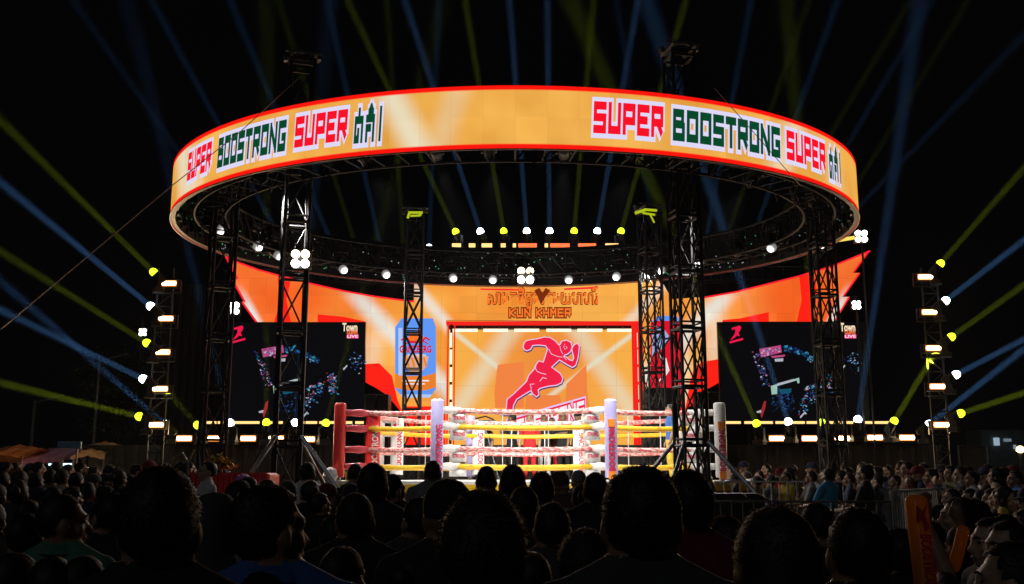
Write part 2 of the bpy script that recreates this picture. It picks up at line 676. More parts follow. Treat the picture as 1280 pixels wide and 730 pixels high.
def tower(x, y, H, rz, label, x_brace=True, head=True, strut=0., w=TW, bay=.9, base=0.):
    t = thing('truss_tower', label, 'truss tower', (x, y, base), rz, 'towers holding up the LED ring')
    h = w / 2 - .03
    cor = [(-h, -h), (h, -h), (h, h), (-h, h)]
    bp = MB()
    bp.box((0, 0, .02), (w + .5, w + .5, .04), M['black_metal'])
    bp.build('base_plate', t)
    nb = max(1, round((H - .2) / bay))
    st = (H - .2) / nb
    ch = MB()
    ch.tube((0, 0, .04), (0, 0, H), .030, M['tower_metal'], 6)
    chm = ch.mesh('chord')
    for c in cor:
        o = link('chord', chm, t)
        o.location = (*c, 0)
    fr = MB()
    for a, c in zip(cor, cor[1:] + cor[:1]):
        fr.tube((*a, 0), (*c, 0), .026, M['tower_metal'], 6)
        fr.tube((*a, .10), (*c, .10), .016, M['tower_metal'], 4)
    frm = fr.mesh('frame')
    for k in range(nb + 1):
        o = link('frame', frm, t)
        o.location = (0, 0, .1 + k * st)
    br = MB()
    br.tube((-h, 0, .10), (h, 0, st), .015, M['tower_metal'], 4)
    if x_brace:
        br.tube((h, 0, .10), (-h, 0, st), .015, M['tower_metal'], 4)
    brm = br.mesh('cross_brace' if x_brace else 'diagonal_brace')
    for k in range(nb):
        for f in range(4):
            o = link(brm.name.split('.')[0], brm, t)
            a = f * math.pi / 2
            o.location = (h * math.sin(a), -h * math.cos(a), .1 + k * st)
            o.rotation_euler = (0, 0, a + (math.pi if (k % 2 and not x_brace) else 0))
    cr = random.Random(int(abs(x) * 100))
    for kk in range(2):
        cb_ = MB()
        c0 = cor[(kk * 2 + 1) % 4]
        cb_.path([(c0[0] * .8 + cr.uniform(-.03, .03), c0[1] * .8 + cr.uniform(-.03, .03), z_) for z_ in [.1 + (H - .3) * j / 14 for j in range(15)]], .018 + .006 * kk, M['black_plastic'], 5)
        cb_.build('cable', t)
    if head:
        hd = MB()
        for sx in (-1, 1):
            hd.tube((sx * (w / 2 - .03), -w * .62, H + .05), (sx * (w / 2 - .03), w * .62, H + .05), .028, M['head_steel'], 6)
            hd.tube((-w * .68, sx * (w / 2 - .06), H + .11), (w * .68, sx * (w / 2 - .06), H + .11), .026, M['head_steel'], 6)
            hd.tube((sx * w * .4, -w * .4, H + .11), (sx * w * .1, w * .4, H + .11), .018, M['head_steel'], 5)
            hd.box((sx * w * .6, sx * -.1, H + .07), (.06, .10, .10), M['head_steel'])
        hd.lathe((-.16, 0, H + .06), (1, 0, 0), [(0, .045), (.32, .045)], M['black_metal'])
        hd.build('head_block', t)
    if strut:
        for sx, sy in ((-1, -1), (1, -1), (1, 1), (-1, 1)):
            s_ = MB()
            s_.tube((sx * h, sy * h, strut), (sx * (h + strut * .62), sy * (h + strut * .62), .10), .035, M['steel'], 8)
            s_.box((sx * (h + strut * .62), sy * (h + strut * .62), .03), (.16, .16, .06), M['black_metal'])
            s_.build('outrigger', t)
    return t


def TX(px, py, Y):
    return P(px, py, Y).x


tower(TX(364, 430, 16.15), 16.15, 8.45, R(18), 'black truss tower rising behind the LED ring advert, left of the boxing ring', False, True, 2.1)
tower(TX(860, 430, 15.9), 15.9, 8.5, R(14), 'tall black truss tower standing in front of the right corner of the boxing ring', True, True, 2.0)
tower(TX(272, 430, 18.2), 18.2, 6.9, R(30), 'black truss tower under the far left bend of the LED ring', False, False, 1.6)
tower(TX(1034, 430, 19.0), 19.0, 6.9, R(8), 'slim black truss tower under the far right bend of the LED ring', True, False, 0, .42)
tower(TX(516, 430, 23.2), 23.2, 7.62, R(6), 'black truss tower in front of the blue beer can picture', True, True, 0)
tower(TX(815, 430, 22.4), 22.4, 7.5, R(20), 'black truss tower in front of the red can picture beside the loudspeakers', True, True, 0)

# yellow beam light on the two back tower tops, painted as glowing shapes
BEAM_GLOW = emit('painted_beam_glow', (.66, .80, .02), .62)
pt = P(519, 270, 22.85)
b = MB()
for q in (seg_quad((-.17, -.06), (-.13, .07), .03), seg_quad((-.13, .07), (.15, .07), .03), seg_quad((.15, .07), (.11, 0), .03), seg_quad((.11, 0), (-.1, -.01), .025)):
    b.prism([(pt.x + x, pt.z + z) for x, z in q], 22.80, 22.84, BEAM_GLOW, M['black_metal'])
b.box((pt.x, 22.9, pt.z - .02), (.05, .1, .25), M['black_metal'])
tag(b.build('painted_glow_shape'), 'bent patch of painted yellow beam glow on the truss tower by the beer can picture', 'emblem')  # no emblem there: stands in for beam light
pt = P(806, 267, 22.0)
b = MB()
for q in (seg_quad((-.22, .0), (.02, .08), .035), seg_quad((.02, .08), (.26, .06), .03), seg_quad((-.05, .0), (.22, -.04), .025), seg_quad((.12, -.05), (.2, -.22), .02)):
    b.prism([(pt.x + x, pt.z + z) for x, z in q], 21.95, 21.99, BEAM_GLOW, M['black_metal'])
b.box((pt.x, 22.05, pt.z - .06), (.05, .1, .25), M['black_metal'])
tag(b.build('painted_glow_shape'), 'crumpled patch of painted yellow beam glow on the truss tower by the loudspeakers', 'emblem')  # no emblem there: stands in for beam light

# steel guy cables
for lab, pts in (('thin steel guy cable running from the left truss tower down to the left', (P(375, 96, 14.9), P(300, 165, 13.4), P(215, 232, 11.5), P(0, 412, 8.0))),
                 ('thin steel cable crossing in front of the right part of the LED ring', (P(893, 110, 14.6), P(940, 163, 14.6), P(987, 217, 15.0), P(1000, 231, 15.9)))):
    b = MB()
    b.path(pts, .006, M['galv'], 5)
    tag(b.build('guy_cable'), lab, 'cable', 'guy cables')

# ------------------------------------------------------------------ stage: back wall, riser and LED walls
YW = 28.0
b = MB()
b.box((0, 29.9, 3.6), (21, .12, 7.2), M['black_cloth'])
for i in range(84):
    x = -10.5 + i * .25
    b.tube((x, 29.82, .02), (x, 29.82, 7.18), .09, M['black_cloth'], 6, caps=False)
tag(b.build('backdrop_curtain'), 'pleated black curtain hung behind the LED walls', 'curtain')
b = MB()
ZR = P(640, 556, 27).z
b.box((0, 28.3, ZR / 2), (23, 2.4, ZR), M['brown_cloth'])
for i in range(70):
    x = -11.4 + i * .33
    b.tube((x, 27.08, .02), (x, 27.08, ZR - .03), .07, M['brown_cloth'], 6, caps=False)
tag(b.build('stage_riser'), 'long high stage block skirted in dark brown cloth behind the ring', 'stage')
st = MB()
st.box((.6, 25.2, .64), (9.6, 3.6, 1.28), M['black_cloth'])
tag(st.build('stage_deck'), 'low black stage deck between the boxing ring and the LED wall', 'stage')


def wall_material():
    m = bpy.data.materials.new('led_wall_picture')
    g = G(m)
    ge = g.n('ShaderNodeNewGeometry')
    sp = g.n('ShaderNodeSeparateXYZ')
    g.nt.links.new(ge.outputs['Position'], sp.inputs[0])
    x, z = sp.outputs[0], sp.outputs[2]
    nz = g.n('ShaderNodeTexNoise')
    nz.inputs['Scale'].default_value = .45
    nz.inputs['Detail'].default_value = 1
    g.nt.links.new(ge.outputs['Position'], nz.inputs['Vector'])
    ax = g.math('ABSOLUTE', g.math('SUBTRACT', x, .75))
    col = g.mix(g.smooth(nz.outputs[0], .35, .65, 0, 1), lin(240, 138, 44), lin(253, 180, 80))
    # redder toward the ends of the wings and the bottom corners
    col = g.mix(g.smooth(ax, 4.0, 7.0, 0, .72), col, lin(250, 78, 30))
    rays = [((447, 372), (572, 500), .42, .85), ((522, 362), (690, 560), .30, .75), ((905, 372), (800, 478), .42, .85),
            ((830, 355), (640, 560), .26, .55), ((470, 420), (455, 500), .5, .35), ((895, 400), (893, 445), .5, .45),
            ((309, 380), (322, 404), .22, .95), ((1052, 378), (1040, 402), .22, .95), ((845, 440), (850, 500), .6, .6)]
    for (x0, y0), (x1, y1), wd, k in rays:
        a, c = P(x0, y0, YW), P(x1, y1, YW)
        dx, dz = c.x - a.x, c.z - a.z
        L = math.hypot(dx, dz)
        nx, nzz = -dz / L, dx / L
        d = g.math('ABSOLUTE', g.math('ADD', g.math('MULTIPLY', x, nx), g.math('MULTIPLY_ADD', z, nzz, -(nx * a.x + nzz * a.z))))
        al = g.math('ADD', g.math('MULTIPLY', x, dx / L), g.math('MULTIPLY_ADD', z, dz / L, -(dx * a.x + dz * a.z) / L))
        e = g.math('MULTIPLY', g.smooth(al, -.8, .3, 0, 1), g.smooth(al, L - .3, L + 1.2, 1, 0))
        f = g.math('MULTIPLY', g.smooth(d, 0, wd, k, 0), e)
        col = g.mix(f, col, lin(232, 236, 228))
    # fine cabinet-to-cabinet tone differences of the LED tiles
    vr = g.n('ShaderNodeTexWhiteNoise')
    vr.noise_dimensions = '2D'
    cb = g.n('ShaderNodeCombineXYZ')
    g.put(cb.inputs[0], g.math('FLOOR', g.math('MULTIPLY', x, 2.)))
    g.put(cb.inputs[1], g.math('FLOOR', g.math('MULTIPLY', z, 2.)))
    g.nt.links.new(cb.outputs[0], vr.inputs['Vector'])
    g.out_emit(col, g.smooth(vr.outputs['Value'], 0, 1, .93, 1.04))
    return m


MW = wall_material()
RED = scr('screen_red', 255, 34, 22)
DRED = scr('screen_deep_red', 238, 20, 18)
EDGE = scr('screen_edge_red', 255, 30, 48)


def clip_cell(tri, x0, x1, z0, z1):
    def cut(poly, ax, val, keep):
        out = []
        for i, a in enumerate(poly):
            b_ = poly[(i + 1) % len(poly)]
            ia, ib = keep * (a[ax] - val) >= 0, keep * (b_[ax] - val) >= 0
            if ia:
                out.append(a)
            if ia != ib:
                t = (val - a[ax]) / (b_[ax] - a[ax])
                out.append((a[0] + t * (b_[0] - a[0]), a[1] + t * (b_[1] - a[1])))
        return out
    p = tri
    for ax, v, k in ((0, x0, 1), (0, x1, -1), (1, z0, 1), (1, z1, -1)):
        p = cut(p, ax, v, k)
        if len(p) < 3:
            return []
    return p


def tiled_wall(root, polys_px, Y, mat, cell=1., depth=.09, gap=.001):
    """LED cabinets: the outline cut into square tiles, each an object of its own"""
    tris = []
    for poly in polys_px:
        pl = [P(x, y, Y) for x, y in poly]
        for t in tessellate_polygon([[Vector((p.x, p.z, 0)) for p in pl]]):
            tris.append([(pl[i].x, pl[i].z) for i in t])
    xs = [p[0] for t in tris for p in t]
    zs = [p[1] for t in tris for p in t]
    for i in range(math.floor(min(xs) / cell), math.floor(max(xs) / cell) + 1):
        for j in range(math.floor(min(zs) / cell), math.floor(max(zs) / cell) + 1):
            b = MB()
            area = 0
            for t in tris:
                q = clip_cell(t, i * cell + gap, (i + 1) * cell - gap, j * cell + gap, (j + 1) * cell - gap)
                if len(q) >= 3:
                    a = sum(q[k][0] * q[(k + 1) % len(q)][1] - q[(k + 1) % len(q)][0] * q[k][1] for k in range(len(q))) / 2
                    if abs(a) < 1e-4:
                        continue
                    area += abs(a)
                    if a < 0:
                        q.reverse()
                    b.face([(x, Y, z) for x, z in q], mat)
                    b.face([(x, Y + depth, z) for x, z in reversed(q)], M['black_plastic'])
                    for k in range(len(q)):
                        (xa, za), (xb, zb) = q[k], q[(k + 1) % len(q)]
                        on_in = False
                        b.face([(xa, Y, za), (xa, Y + depth, za), (xb, Y + depth, zb), (xb, Y, zb)], M['black_plastic'])
            if area > .003:
                b.build('led_panel', root)


wall = thing('led_wall', 'flame-winged orange LED wall behind the ring with cans and fight title', 'led wall', (0, 0, 0))
LW = [(282, 321), (300, 329), (325, 338), (350, 345), (390, 355), (430, 364), (470, 371), (500, 375), (517, 377), (518, 352), (640, 350), (558, 400),
      (558, 556), (503, 556), (503, 517), (484, 494), (470, 485), (457, 478), (457, 404), (322, 404), (302, 377), (306, 377), (289, 348), (297, 349)]
LW = [p for p in LW if p != (640, 350)]
LW = LW[:10] + [(558, 351)] + LW[10:]
MID = [(558, 351), (800, 347), (800, 402), (558, 400)]
RW = [(800, 347), (824, 346), (840, 374), (880, 371), (920, 364), (960, 354), (1000, 344), (1040, 332), (1087, 313), (1066, 341), (1075, 341), (1053, 371), (1062, 371),
      (1043, 402), (903, 402), (903, 476), (883, 487), (856, 514), (856, 556), (800, 556)]
tiled_wall(wall, [LW, MID, RW], YW, MW)
art = MB()
for poly in ([(347, 345), (364, 349), (358, 375), (364, 404), (342, 404), (350, 380)], [(397, 393), (430, 396), (457, 402), (457, 404), (397, 404)],
             [(999, 345), (1017, 340), (1021, 365), (1014, 402), (996, 402), (1002, 375)], [(903, 400), (925, 398), (961, 390), (961, 402), (903, 402)],
             [(457, 455), (474, 454), (490, 470), (497, 500), (505, 520), (505, 556), (503, 556), (503, 517), (484, 494), (470, 485), (457, 478)],
             [(507, 508), (557, 508), (557, 556), (507, 556)],
             [(903, 448), (880, 452), (868, 458), (862, 480), (856, 514), (883, 487), (903, 476)], [(803, 500), (855, 500), (855, 556), (803, 556)]):
    poly_px(art, poly, YW, RED, .006)
art.build('red_shapes', wall)
art = MB()
for line, wpx in (([(282, 321), (300, 329), (325, 338), (350, 345), (390, 355), (430, 364), (470, 371), (500, 375), (517, 377)], 2.2),
                  ([(880, 372), (920, 365), (960, 355), (1000, 345), (1040, 333), (1087, 314)], 2.2),
                  ([(1086, 314), (1067, 340)], 2), ([(1074, 342), (1055, 369)], 2), ([(1061, 372), (1044, 400)], 2),
                  ([(283, 322), (297, 348)], 2.4), ([(290, 349), (306, 377)], 2.4), ([(303, 378), (321, 403)], 2.4),
                  ([(601, 361.5), (652, 362.5)], 2), ([(706, 361.5), (747, 359.5)], 2.4)):
    stroke_px(art, line, wpx, YW, EDGE, off=.010)
art.build('edge_lines', wall)
DBR = scr('title_brown', 120, 42, 10)
TOR = scr('title_orange', 250, 118, 40)
p = P(678, 373, YW)
text_on('សាមតថិគួមរតមយបាហរី', (p.x, YW - .006, p.z), .54, DBR, wall, width=3.15, bold=.030)
text_on('សាមតថិគួមរតមយបាហរី', (p.x, YW - .014, p.z), .54, TOR, wall, width=3.15, bold=.008)
b = MB()
poly_px(b, [(668, 363), (674, 360), (678, 366), (682, 360), (688, 363), (682, 371), (676, 381), (672, 371)], YW, DBR, .018)
b.build('crest', wall)
p = P(676, 391, YW)
for k, (mat, gr) in enumerate(((DBR, .16), (TOR, -.02))):
    x0, b = p.x - .88, MB()
    for wd, off, n_ in (('KUN', 0, 3), ('KHMER', .76, 5)):
        qs, W = word_quads(wd, .17, 1.55, gr)
        kx, kz = n_ * .2 / W * .95, .2
        for q_i, q in enumerate(qs):
            b.face([(x0 + off + x * kx, YW - .006 - k * .012 - q_i * .0002, p.z - .1 + y * kz) for x, y in q], mat)
    b.build('lettering', wall)

# the blue beer can picture
cb_, cl, co_, cr_, cw = scr('can_blue', 96, 152, 246), scr('can_light', 178, 200, 246), scr('can_orange', 236, 128, 40), scr('can_red', 216, 30, 60), scr('can_white', 235, 235, 240)
b = MB()
poly_px(b, [(502, 398), (541, 398), (545, 409), (545, 486), (538, 496), (503, 496), (494, 486), (494, 409)], YW, cb_, .012)
b.build('can_picture', wall)
b = MB()
poly_px(b, [(498, 410), (503, 410), (503, 470), (498, 470)], YW, cl, .017)
poly_px(b, [(494, 467), (508, 470), (531, 470), (545, 466), (545, 484), (532, 488), (508, 488), (494, 485)], YW, co_, .017)
poly_px(b, [(503, 446), (512, 443), (528, 443), (536, 446), (533, 458), (526, 466), (513, 466), (506, 458)], YW, scr('can_peach', 226, 170, 140), .0175)
poly_px(b, [(504, 497), (537, 497), (540, 493), (500, 493)], YW, cl, .018)
b.build('can_bands', wall)
b = MB()
poly_px(b, [(509, 425), (514, 414), (520, 418), (523, 411), (527, 414), (531, 426), (520, 430)], YW, TOR, .021)
stroke_px(b, [(502, 425), (508, 422), (513, 428), (527, 428), (532, 422), (537, 425)], 2.2, YW, cr_, off=.022)
stroke_px(b, [(508, 430), (512, 427), (530, 427), (535, 430)], 1.5, YW, cr_, off=.026)
for x in (508, 515, 524, 530):
    stroke_px(b, [(x, 448), (x + 3, 458)], 2.5, YW, co_, off=.023)
stroke_px(b, [(503, 476), (536, 476)], 1.8, YW, cw, off=.024)
stroke_px(b, [(507, 480), (531, 480)], 1.4, YW, cw, off=.024)
b.build('can_emblem', wall)
p = P(519.5, 437, YW)
text_on('GANZBERG', (p.x, YW - .027, p.z), .27, cr_, wall, width=.90, bold=.012)
p = P(521, 444.5, YW)
text_on('PREMIUM', (p.x, YW - .024, p.z), .1, cw, wall, width=.5)
# the red can picture with a pale feathered emblem
b = MB()
poly_px(b, [(813, 404), (822, 396), (846, 396), (852, 404), (852, 500), (813, 500)], YW, scr('can_crimson', 222, 16, 42), .012)
b.build('can_picture', wall)
b = MB()
poly_px(b, [(814, 403), (822, 395), (846, 395), (851, 403), (846, 401), (822, 401)], YW, cb_, .016)
poly_px(b, [(815, 418), (822, 409), (829, 410), (836, 420), (832, 432), (822, 440), (815, 446)], YW, scr('can_pale_blue', 150, 172, 220), .018)
blk = scr('can_black', 30, 26, 44)
stroke_px(b, [(816, 432), (823, 424), (828, 412), (831, 424), (838, 422), (832, 430), (826, 446)], 2.2, YW, blk, off=.022)
stroke_px(b, [(816, 446), (822, 434), (826, 442)], 2.2, YW, blk, off=.027)
for k in range(5):
    stroke_px(b, [(824 + 2 * k, 444 + k), (832 + k, 455 + 2 * k), (830, 468 + k), (824, 476)], 1.2, YW, cw, off=.023 + .001 * k)
b.build('can_emblem', wall)

# portal in the middle: red frame, lamps, recessed screen
por = thing('portal_frame', 'red portal frame with lamp strips round the running man screen', 'frame', (0, 0, 0))


def px_box(b, x0, y0, x1, y1, Y, d, mat):
    a, c = P(x0, y1, Y), P(x1, y0, Y)
    b.box(((a.x + c.x) / 2, Y + d / 2, (a.z + c.z) / 2), (abs(c.x - a.x), d, abs(c.z - a.z)), mat)


rf = pbr('red_frame_paint', (.65, .02, .015), .4)
REDF = scr('screen_frame_red', 246, 36, 26)
b = MB()
px_box(b, 557.5, 401.5, 800.5, 405, YW - .08, .5, REDF)
b.build('header', por)
for x0, x1 in ((557.5, 561), (566, 569), (793, 796), (800, 803.5)):
    b = MB()
    px_box(b, x0, 405.2, x1, 556, YW - .08, .12, REDF)
    b.build('jamb', por)
b = MB()
px_box(b, 561.2, 405.2, 799.8, 411, YW + .2, .2, M['black_metal'])
b.build('soffit', por)
for x in range(580, 800, 22):
    b = MB()
    px_box(b, x, 405.3, x + .8, 411, YW + .1, .05, M['galv'])
    b.build('rod', por)
for x0 in (564, 602, 641, 681, 720, 757):
    b = MB()
    px_box(b, x0 + 2, 411, x0 + 33, 414.4, YW + .15, .06, M['portal_light'])
    b.build('strip_lamp', por)
for xa, xb in ((561.6, 565.4), (796.4, 799.8)):
    for y0 in (416, 437, 459, 481, 503):
        b = MB()
        px_box(b, xa + .4, y0, xb - .4, y0 + 18, YW - .06, .05, M['portal_light'])
        b.build('strip_lamp', por)
    b = MB()
    px_box(b, xa - .4, 405.4, xb + .4, 556, YW - .004, .05, M['black_metal'])
    b.build('lamp_track', por)


def inner_material():
    m = bpy.data.materials.new('inner_screen_picture')
    g = G(m)
    ge = g.n('ShaderNodeNewGeometry')
    sp = g.n('ShaderNodeSeparateXYZ')
    g.nt.links.new(ge.outputs['Position'], sp.inputs[0])
    x, z = sp.outputs[0], sp.outputs[2]
    c0 = P(680, 455, YI)
    dx, dz = g.math('SUBTRACT', x, c0.x), g.math('SUBTRACT', z, c0.z)
    r = g.math('SQRT', g.math('ADD', g.math('MULTIPLY', dx, dx), g.math('MULTIPLY', dz, dz)))
    wv = g.n('ShaderNodeTexNoise')
    wv.inputs['Scale'].default_value = .8
    g.nt.links.new(ge.outputs['Position'], wv.inputs['Vector'])
    col = g.mix(g.smooth(g.math('ADD', r, g.math('MULTIPLY', wv.outputs[0], 1.2)), .6, 3., 0, 1), lin(238, 136, 54), lin(248, 174, 72))
    for (x0, y0), (x1, y1), wd, k in (((566, 414), (677, 503), .13, .8), ((796, 414), (677, 503), .13, .8), ((600, 470), (560, 530), .5, .6), ((760, 470), (800, 530), .5, .6)):
        a, c = P(x0, y0, YI), P(x1, y1, YI)
        ddx, ddz = c.x - a.x, c.z - a.z
        L = math.hypot(ddx, ddz)
        nx, nz = -ddz / L, ddx / L
        d = g.math('ABSOLUTE', g.math('ADD', g.math('MULTIPLY', x, nx), g.math('MULTIPLY_ADD', z, nz, -(nx * a.x + nz * a.z))))
        al = g.math('ADD', g.math('MULTIPLY', x, ddx / L), g.math('MULTIPLY_ADD', z, ddz / L, -(ddx * a.x + ddz * a.z) / L))
        col = g.mix(g.math('MULTIPLY', g.smooth(d, 0, wd, k, 0), g.smooth(al, L - .3, L + .15, 1, 0)), col, lin(225, 226, 200))
    g.out_emit(col, 1.)
    return m


YI = 28.7
inn = thing('inner_screen', 'recessed orange LED screen showing a red running man emblem', 'led screen', (0, 0, 0))
tiled_wall(inn, [[(550, 400), (812, 400), (812, 558), (550, 558)]], YI, inner_material())
tone = scr('screen_dull_orange', 243, 132, 66)
b = MB()
for poly in ([(622, 456), (655, 452), (655, 510), (619, 510), (618, 490)], [(708, 480), (733, 456), (734, 490), (737, 508), (706, 512)], [(658, 494), (700, 494), (704, 515), (656, 515)]):
    poly_px(b, poly, YI, tone, .005)
b.build('arch_shapes', inn)
Z4 = lambda pts: [(600 + x * .1782, 400 + y * .1782) for x, y in pts]
RUN = Z4([(305, 190), (312, 165), (325, 150), (350, 143), (400, 137), (450, 124), (490, 127), (525, 150), (553, 182), (566, 172), (575, 152), (605, 146), (635, 160), (643, 190),
          (632, 222), (612, 238), (592, 244), (580, 262), (600, 262), (628, 285), (650, 290), (660, 268), (652, 232), (645, 205), (660, 178), (682, 168), (693, 186), (690, 225),
          (682, 275), (668, 318), (648, 331), (615, 314), (580, 292), (556, 278), (530, 302), (498, 332), (525, 352), (562, 380), (578, 412), (568, 440), (535, 456), (480, 462),
          (425, 476), (404, 490), (410, 525), (396, 537), (374, 520), (358, 492), (310, 520), (255, 555), (232, 600), (224, 660), (150, 662), (188, 620), (192, 560), (240, 520),
          (285, 476), (328, 435), (345, 390), (382, 348), (392, 320), (412, 292), (446, 300), (462, 250), (476, 205), (462, 180), (410, 174), (368, 178), (352, 205), (330, 214), (312, 208)])
pink = scr('runner_red', 240, 30, 70)
b = MB()
stroke_px(b, [(x + .6, y + 1.2) for x, y in RUN], 3.2, YI, scr('runner_shadow', 74, 60, 110), True, .012)
stroke_px(b, RUN, 2.4, YI, scr('runner_rim', 238, 205, 238), True, .032)
b.build('runner_outline', inn)
b = MB()
poly_px(b, RUN, YI, pink, .060)
b.build('runner', inn)
b = MB()
rim = scr('runner_line', 236, 196, 226)
for line, wd in (([(392, 318), (388, 340), (400, 362), (430, 375), (462, 382)], .9), ([(480, 205), (500, 240), (545, 258), (575, 262)], .8), ([(420, 430), (440, 405), (466, 412)], .9),
                 ([(596, 170), (586, 190), (596, 208), (612, 196), (600, 186)], .5), ([(560, 185), (566, 215), (580, 240)], .7), ([(360, 488), (352, 452), (380, 450)], .8),
                 ([(645, 205), (628, 232)], .8), ([(588, 262), (606, 282)], .7)):
    stroke_px(b, Z4(line), wd, YI, rim, off=.066)
b.build('runner_lines', inn)
# slanting BOOSTRONG under the runner
a0, a1 = P(636, 534, YI), P(729, 507, YI)
ux, uz = a1.x - a0.x, a1.z - a0.z
for nm, mat, gr, off in (('lettering_border', scr('title_pale', 226, 200, 246), .30, .010), ('lettering_border', pink, .16, .018), ('lettering', scr('title_white', 248, 240, 246), .0, .028)):
    qs, W = word_quads('BOOSTRONG', .17, 1.55, gr)
    b = MB()
    for k, q in enumerate(qs):
        b.face([(a0.x + ux * x / W, YI - off - k * .0002, a0.z - .28 + uz * x / W + y * .36) for x, y in q], mat)
    b.build(nm, inn)

# two dark video screens beside the LED wall
SX = .1918
dk = emit('dark_screen_glow', lin(8, 8, 11), 1., False)
dots = [scr('dot_' + n, *c, s=.62) for n, c in (('blue', (60, 110, 200)), ('cyan', (70, 170, 215)), ('white', (215, 220, 235)), ('navy', (28, 52, 118)), ('pink', (225, 90, 150)), ('red', (190, 50, 60)), ('teal', (20, 100, 130)), ('purple', (120, 70, 170)))]
logo_pink = scr('logo_pink', 232, 24, 74)


def video_screen(ox, x1, label, seed):
    """ox: column of the picture's left edge; contents laid out in the same units for both screens"""
    rnd = random.Random(seed)
    Y = 27.55
    t = thing('video_screen', label, 'video screen', (0, 0, 0), 0, 'dark video screens beside the LED wall')
    b = MB()
    px_box(b, ox, 402.5, x1, 526, Y, .10, M['black_plastic'])
    b.build('cabinet', t)
    b = MB()
    poly_px(b, [(ox + .8, 403.3), (x1 - .8, 403.3), (x1 - .8, 525.2), (ox + .8, 525.2)], Y, dk, .004)
    b.build('screen_face', t)
    q = lambda x, y: (ox + (x - 5) * SX, 395 + y * SX)
    b = MB()

    def quad(pts, mat, off=.010):
        poly_px(b, [q(*p) for p in pts], Y, mat, off)
    quad([(255, 215), (395, 190), (402, 238), (266, 270)], dots[4], .010)
    for _ in range(46):
        x, y = rnd.uniform(262, 385), rnd.uniform(205, 255)
        y = y - (x - 320) * .17
        s_ = rnd.uniform(5, 14)
        quad([(x, y), (x + s_, y - 2), (x + s_, y + s_ * .6), (x, y + s_ * .6)], rnd.choice((dots[2], dots[4], dots[7], dots[2], dots[0])), .0105 + _ * .00005)
    quad([(330, 262), (424, 252), (418, 266), (340, 274)], dots[4], .013)
    quad([(355, 280), (412, 276), (410, 296), (358, 298)], dots[2], .014)
    quad([(330, 456), (515, 402), (517, 436), (505, 440), (500, 420), (372, 452), (372, 508), (336, 512)], scr('bench_pale', 150, 190, 176), .011)
    quad([(372, 440), (480, 410), (478, 426), (374, 456)], dots[2], .015)
    quad([(384, 478), (465, 472), (462, 500), (400, 512)], dots[6], .013)
    quad([(262, 632), (284, 560), (300, 552), (294, 600), (270, 668)], dots[5], .012)
    quad([(236, 622), (268, 612), (266, 630), (240, 632)], dots[2], .014)
    quad([(520, 655), (552, 622), (566, 640), (548, 640), (524, 668)], dots[2], .012)

    def scatter(n, fx, cols, smin=2, smax=12):
        for _ in range(n):
            x, y = fx()
            s_ = rnd.uniform(smin, smax)
            k = rnd.uniform(-.5, .5)
            quad([(x, y), (x + s_, y + s_ * k), (x + s_, y + s_ * (k + .6)), (x, y + s_ * .6)], rnd.choice(cols), .016 + rnd.random() * .004)

    def arc():
        k = rnd.random()
        return 400 + 220 * k, 205 + 90 * k * k + rnd.uniform(-14, 22)
    scatter(60, arc, [dots[6], dots[3], dots[3], dots[1]], 6, 22)
    scatter(16, lambda: (rnd.uniform(560, 615), rnd.uniform(268, 300)), [dots[0], dots[1], dots[2]])
    scatter(90, lambda: (lambda k: (225 + 70 * k + rnd.uniform(-20, 28), 230 + 225 * k))(rnd.random()), [dots[0], dots[3], dots[6], dots[2], dots[7], dots[4]], 2, 11)
    scatter(90, lambda: (rnd.uniform(330, 480), rnd.uniform(500, 620)), [dots[3], dots[6], dots[0], dots[3]], 2, 11)
    scatter(130, lambda: (lambda k: (500 + 140 * k + rnd.uniform(-12, 30), 610 - 160 * k + rnd.uniform(-50, 50)))(rnd.random()), [dots[3], dots[0], dots[5], dots[1], dots[2], dots[6]], 2, 12)
    scatter(30, lambda: (lambda k: (545 + 115 * k, 470 - 35 * k + rnd.uniform(-8, 8)))(rnd.random()), [dots[1], dots[4], dots[2], dots[6]], 4, 16)
    scatter(60, lambda: (rnd.gauss(712, 16), rnd.uniform(370, 505)), [dots[1], dots[0], dots[2], dots[6], dots[5]], 3, 14)
    scatter(50, lambda: (rnd.gauss(865, 26), rnd.gauss(295, 30)), [dots[1], dots[3], dots[0], dots[2]], 2, 10)
    quad([(785, 345), (812, 318), (816, 326), (792, 354)], dots[2], .012)
    quad([(690, 480), (722, 462), (735, 500), (716, 492)], dots[0], .013)
    b.build('screen_picture', t)['kind'] = 'stuff'
    # logos
    b = MB()
    lp = [(75, 78), (128, 62), (138, 74), (132, 92), (120, 108), (128, 132), (108, 128), (98, 140), (66, 158), (88, 128), (100, 104), (96, 84), (78, 92)]
    poly_px(b, [q(*p_) for p_ in lp], Y, logo_pink, .010)
    stroke_px(b, [q(66, 172), q(146, 150)], 2.6, Y, logo_pink, off=.011)
    b.build('runner_logo', t)
    for s_, x, y, size, mat, wd in (('Town', 832, 76, .32, scr('logo_cream', 250, 226, 190), .42), ('CLEAN', 846, 107, .15, scr('logo_orange', 238, 110, 60), .30)):
        c = P(*q(x, y), Y)
        text_on(s_, (c.x, Y - .012, c.z), size, mat, t, width=wd, bold=.010)
    b = MB()
    quad([(810, 122), (888, 122), (888, 146), (810, 146)], scr('logo_magenta', 236, 40, 120), .010)
    b.build('logo_bar', t)
    c = P(*q(848, 134), Y)
    text_on('LIVE', (c.x, Y - .014, c.z), .12, scr('logo_white', 250, 210, 230), t, width=.30, bold=.004)
    return t


video_screen(901, 1080, 'dark video screen right of the LED wall showing a scattered blue concert picture', 5)
video_screen(279, 457, 'dark video screen left of the LED wall showing a scattered blue concert picture', 6)

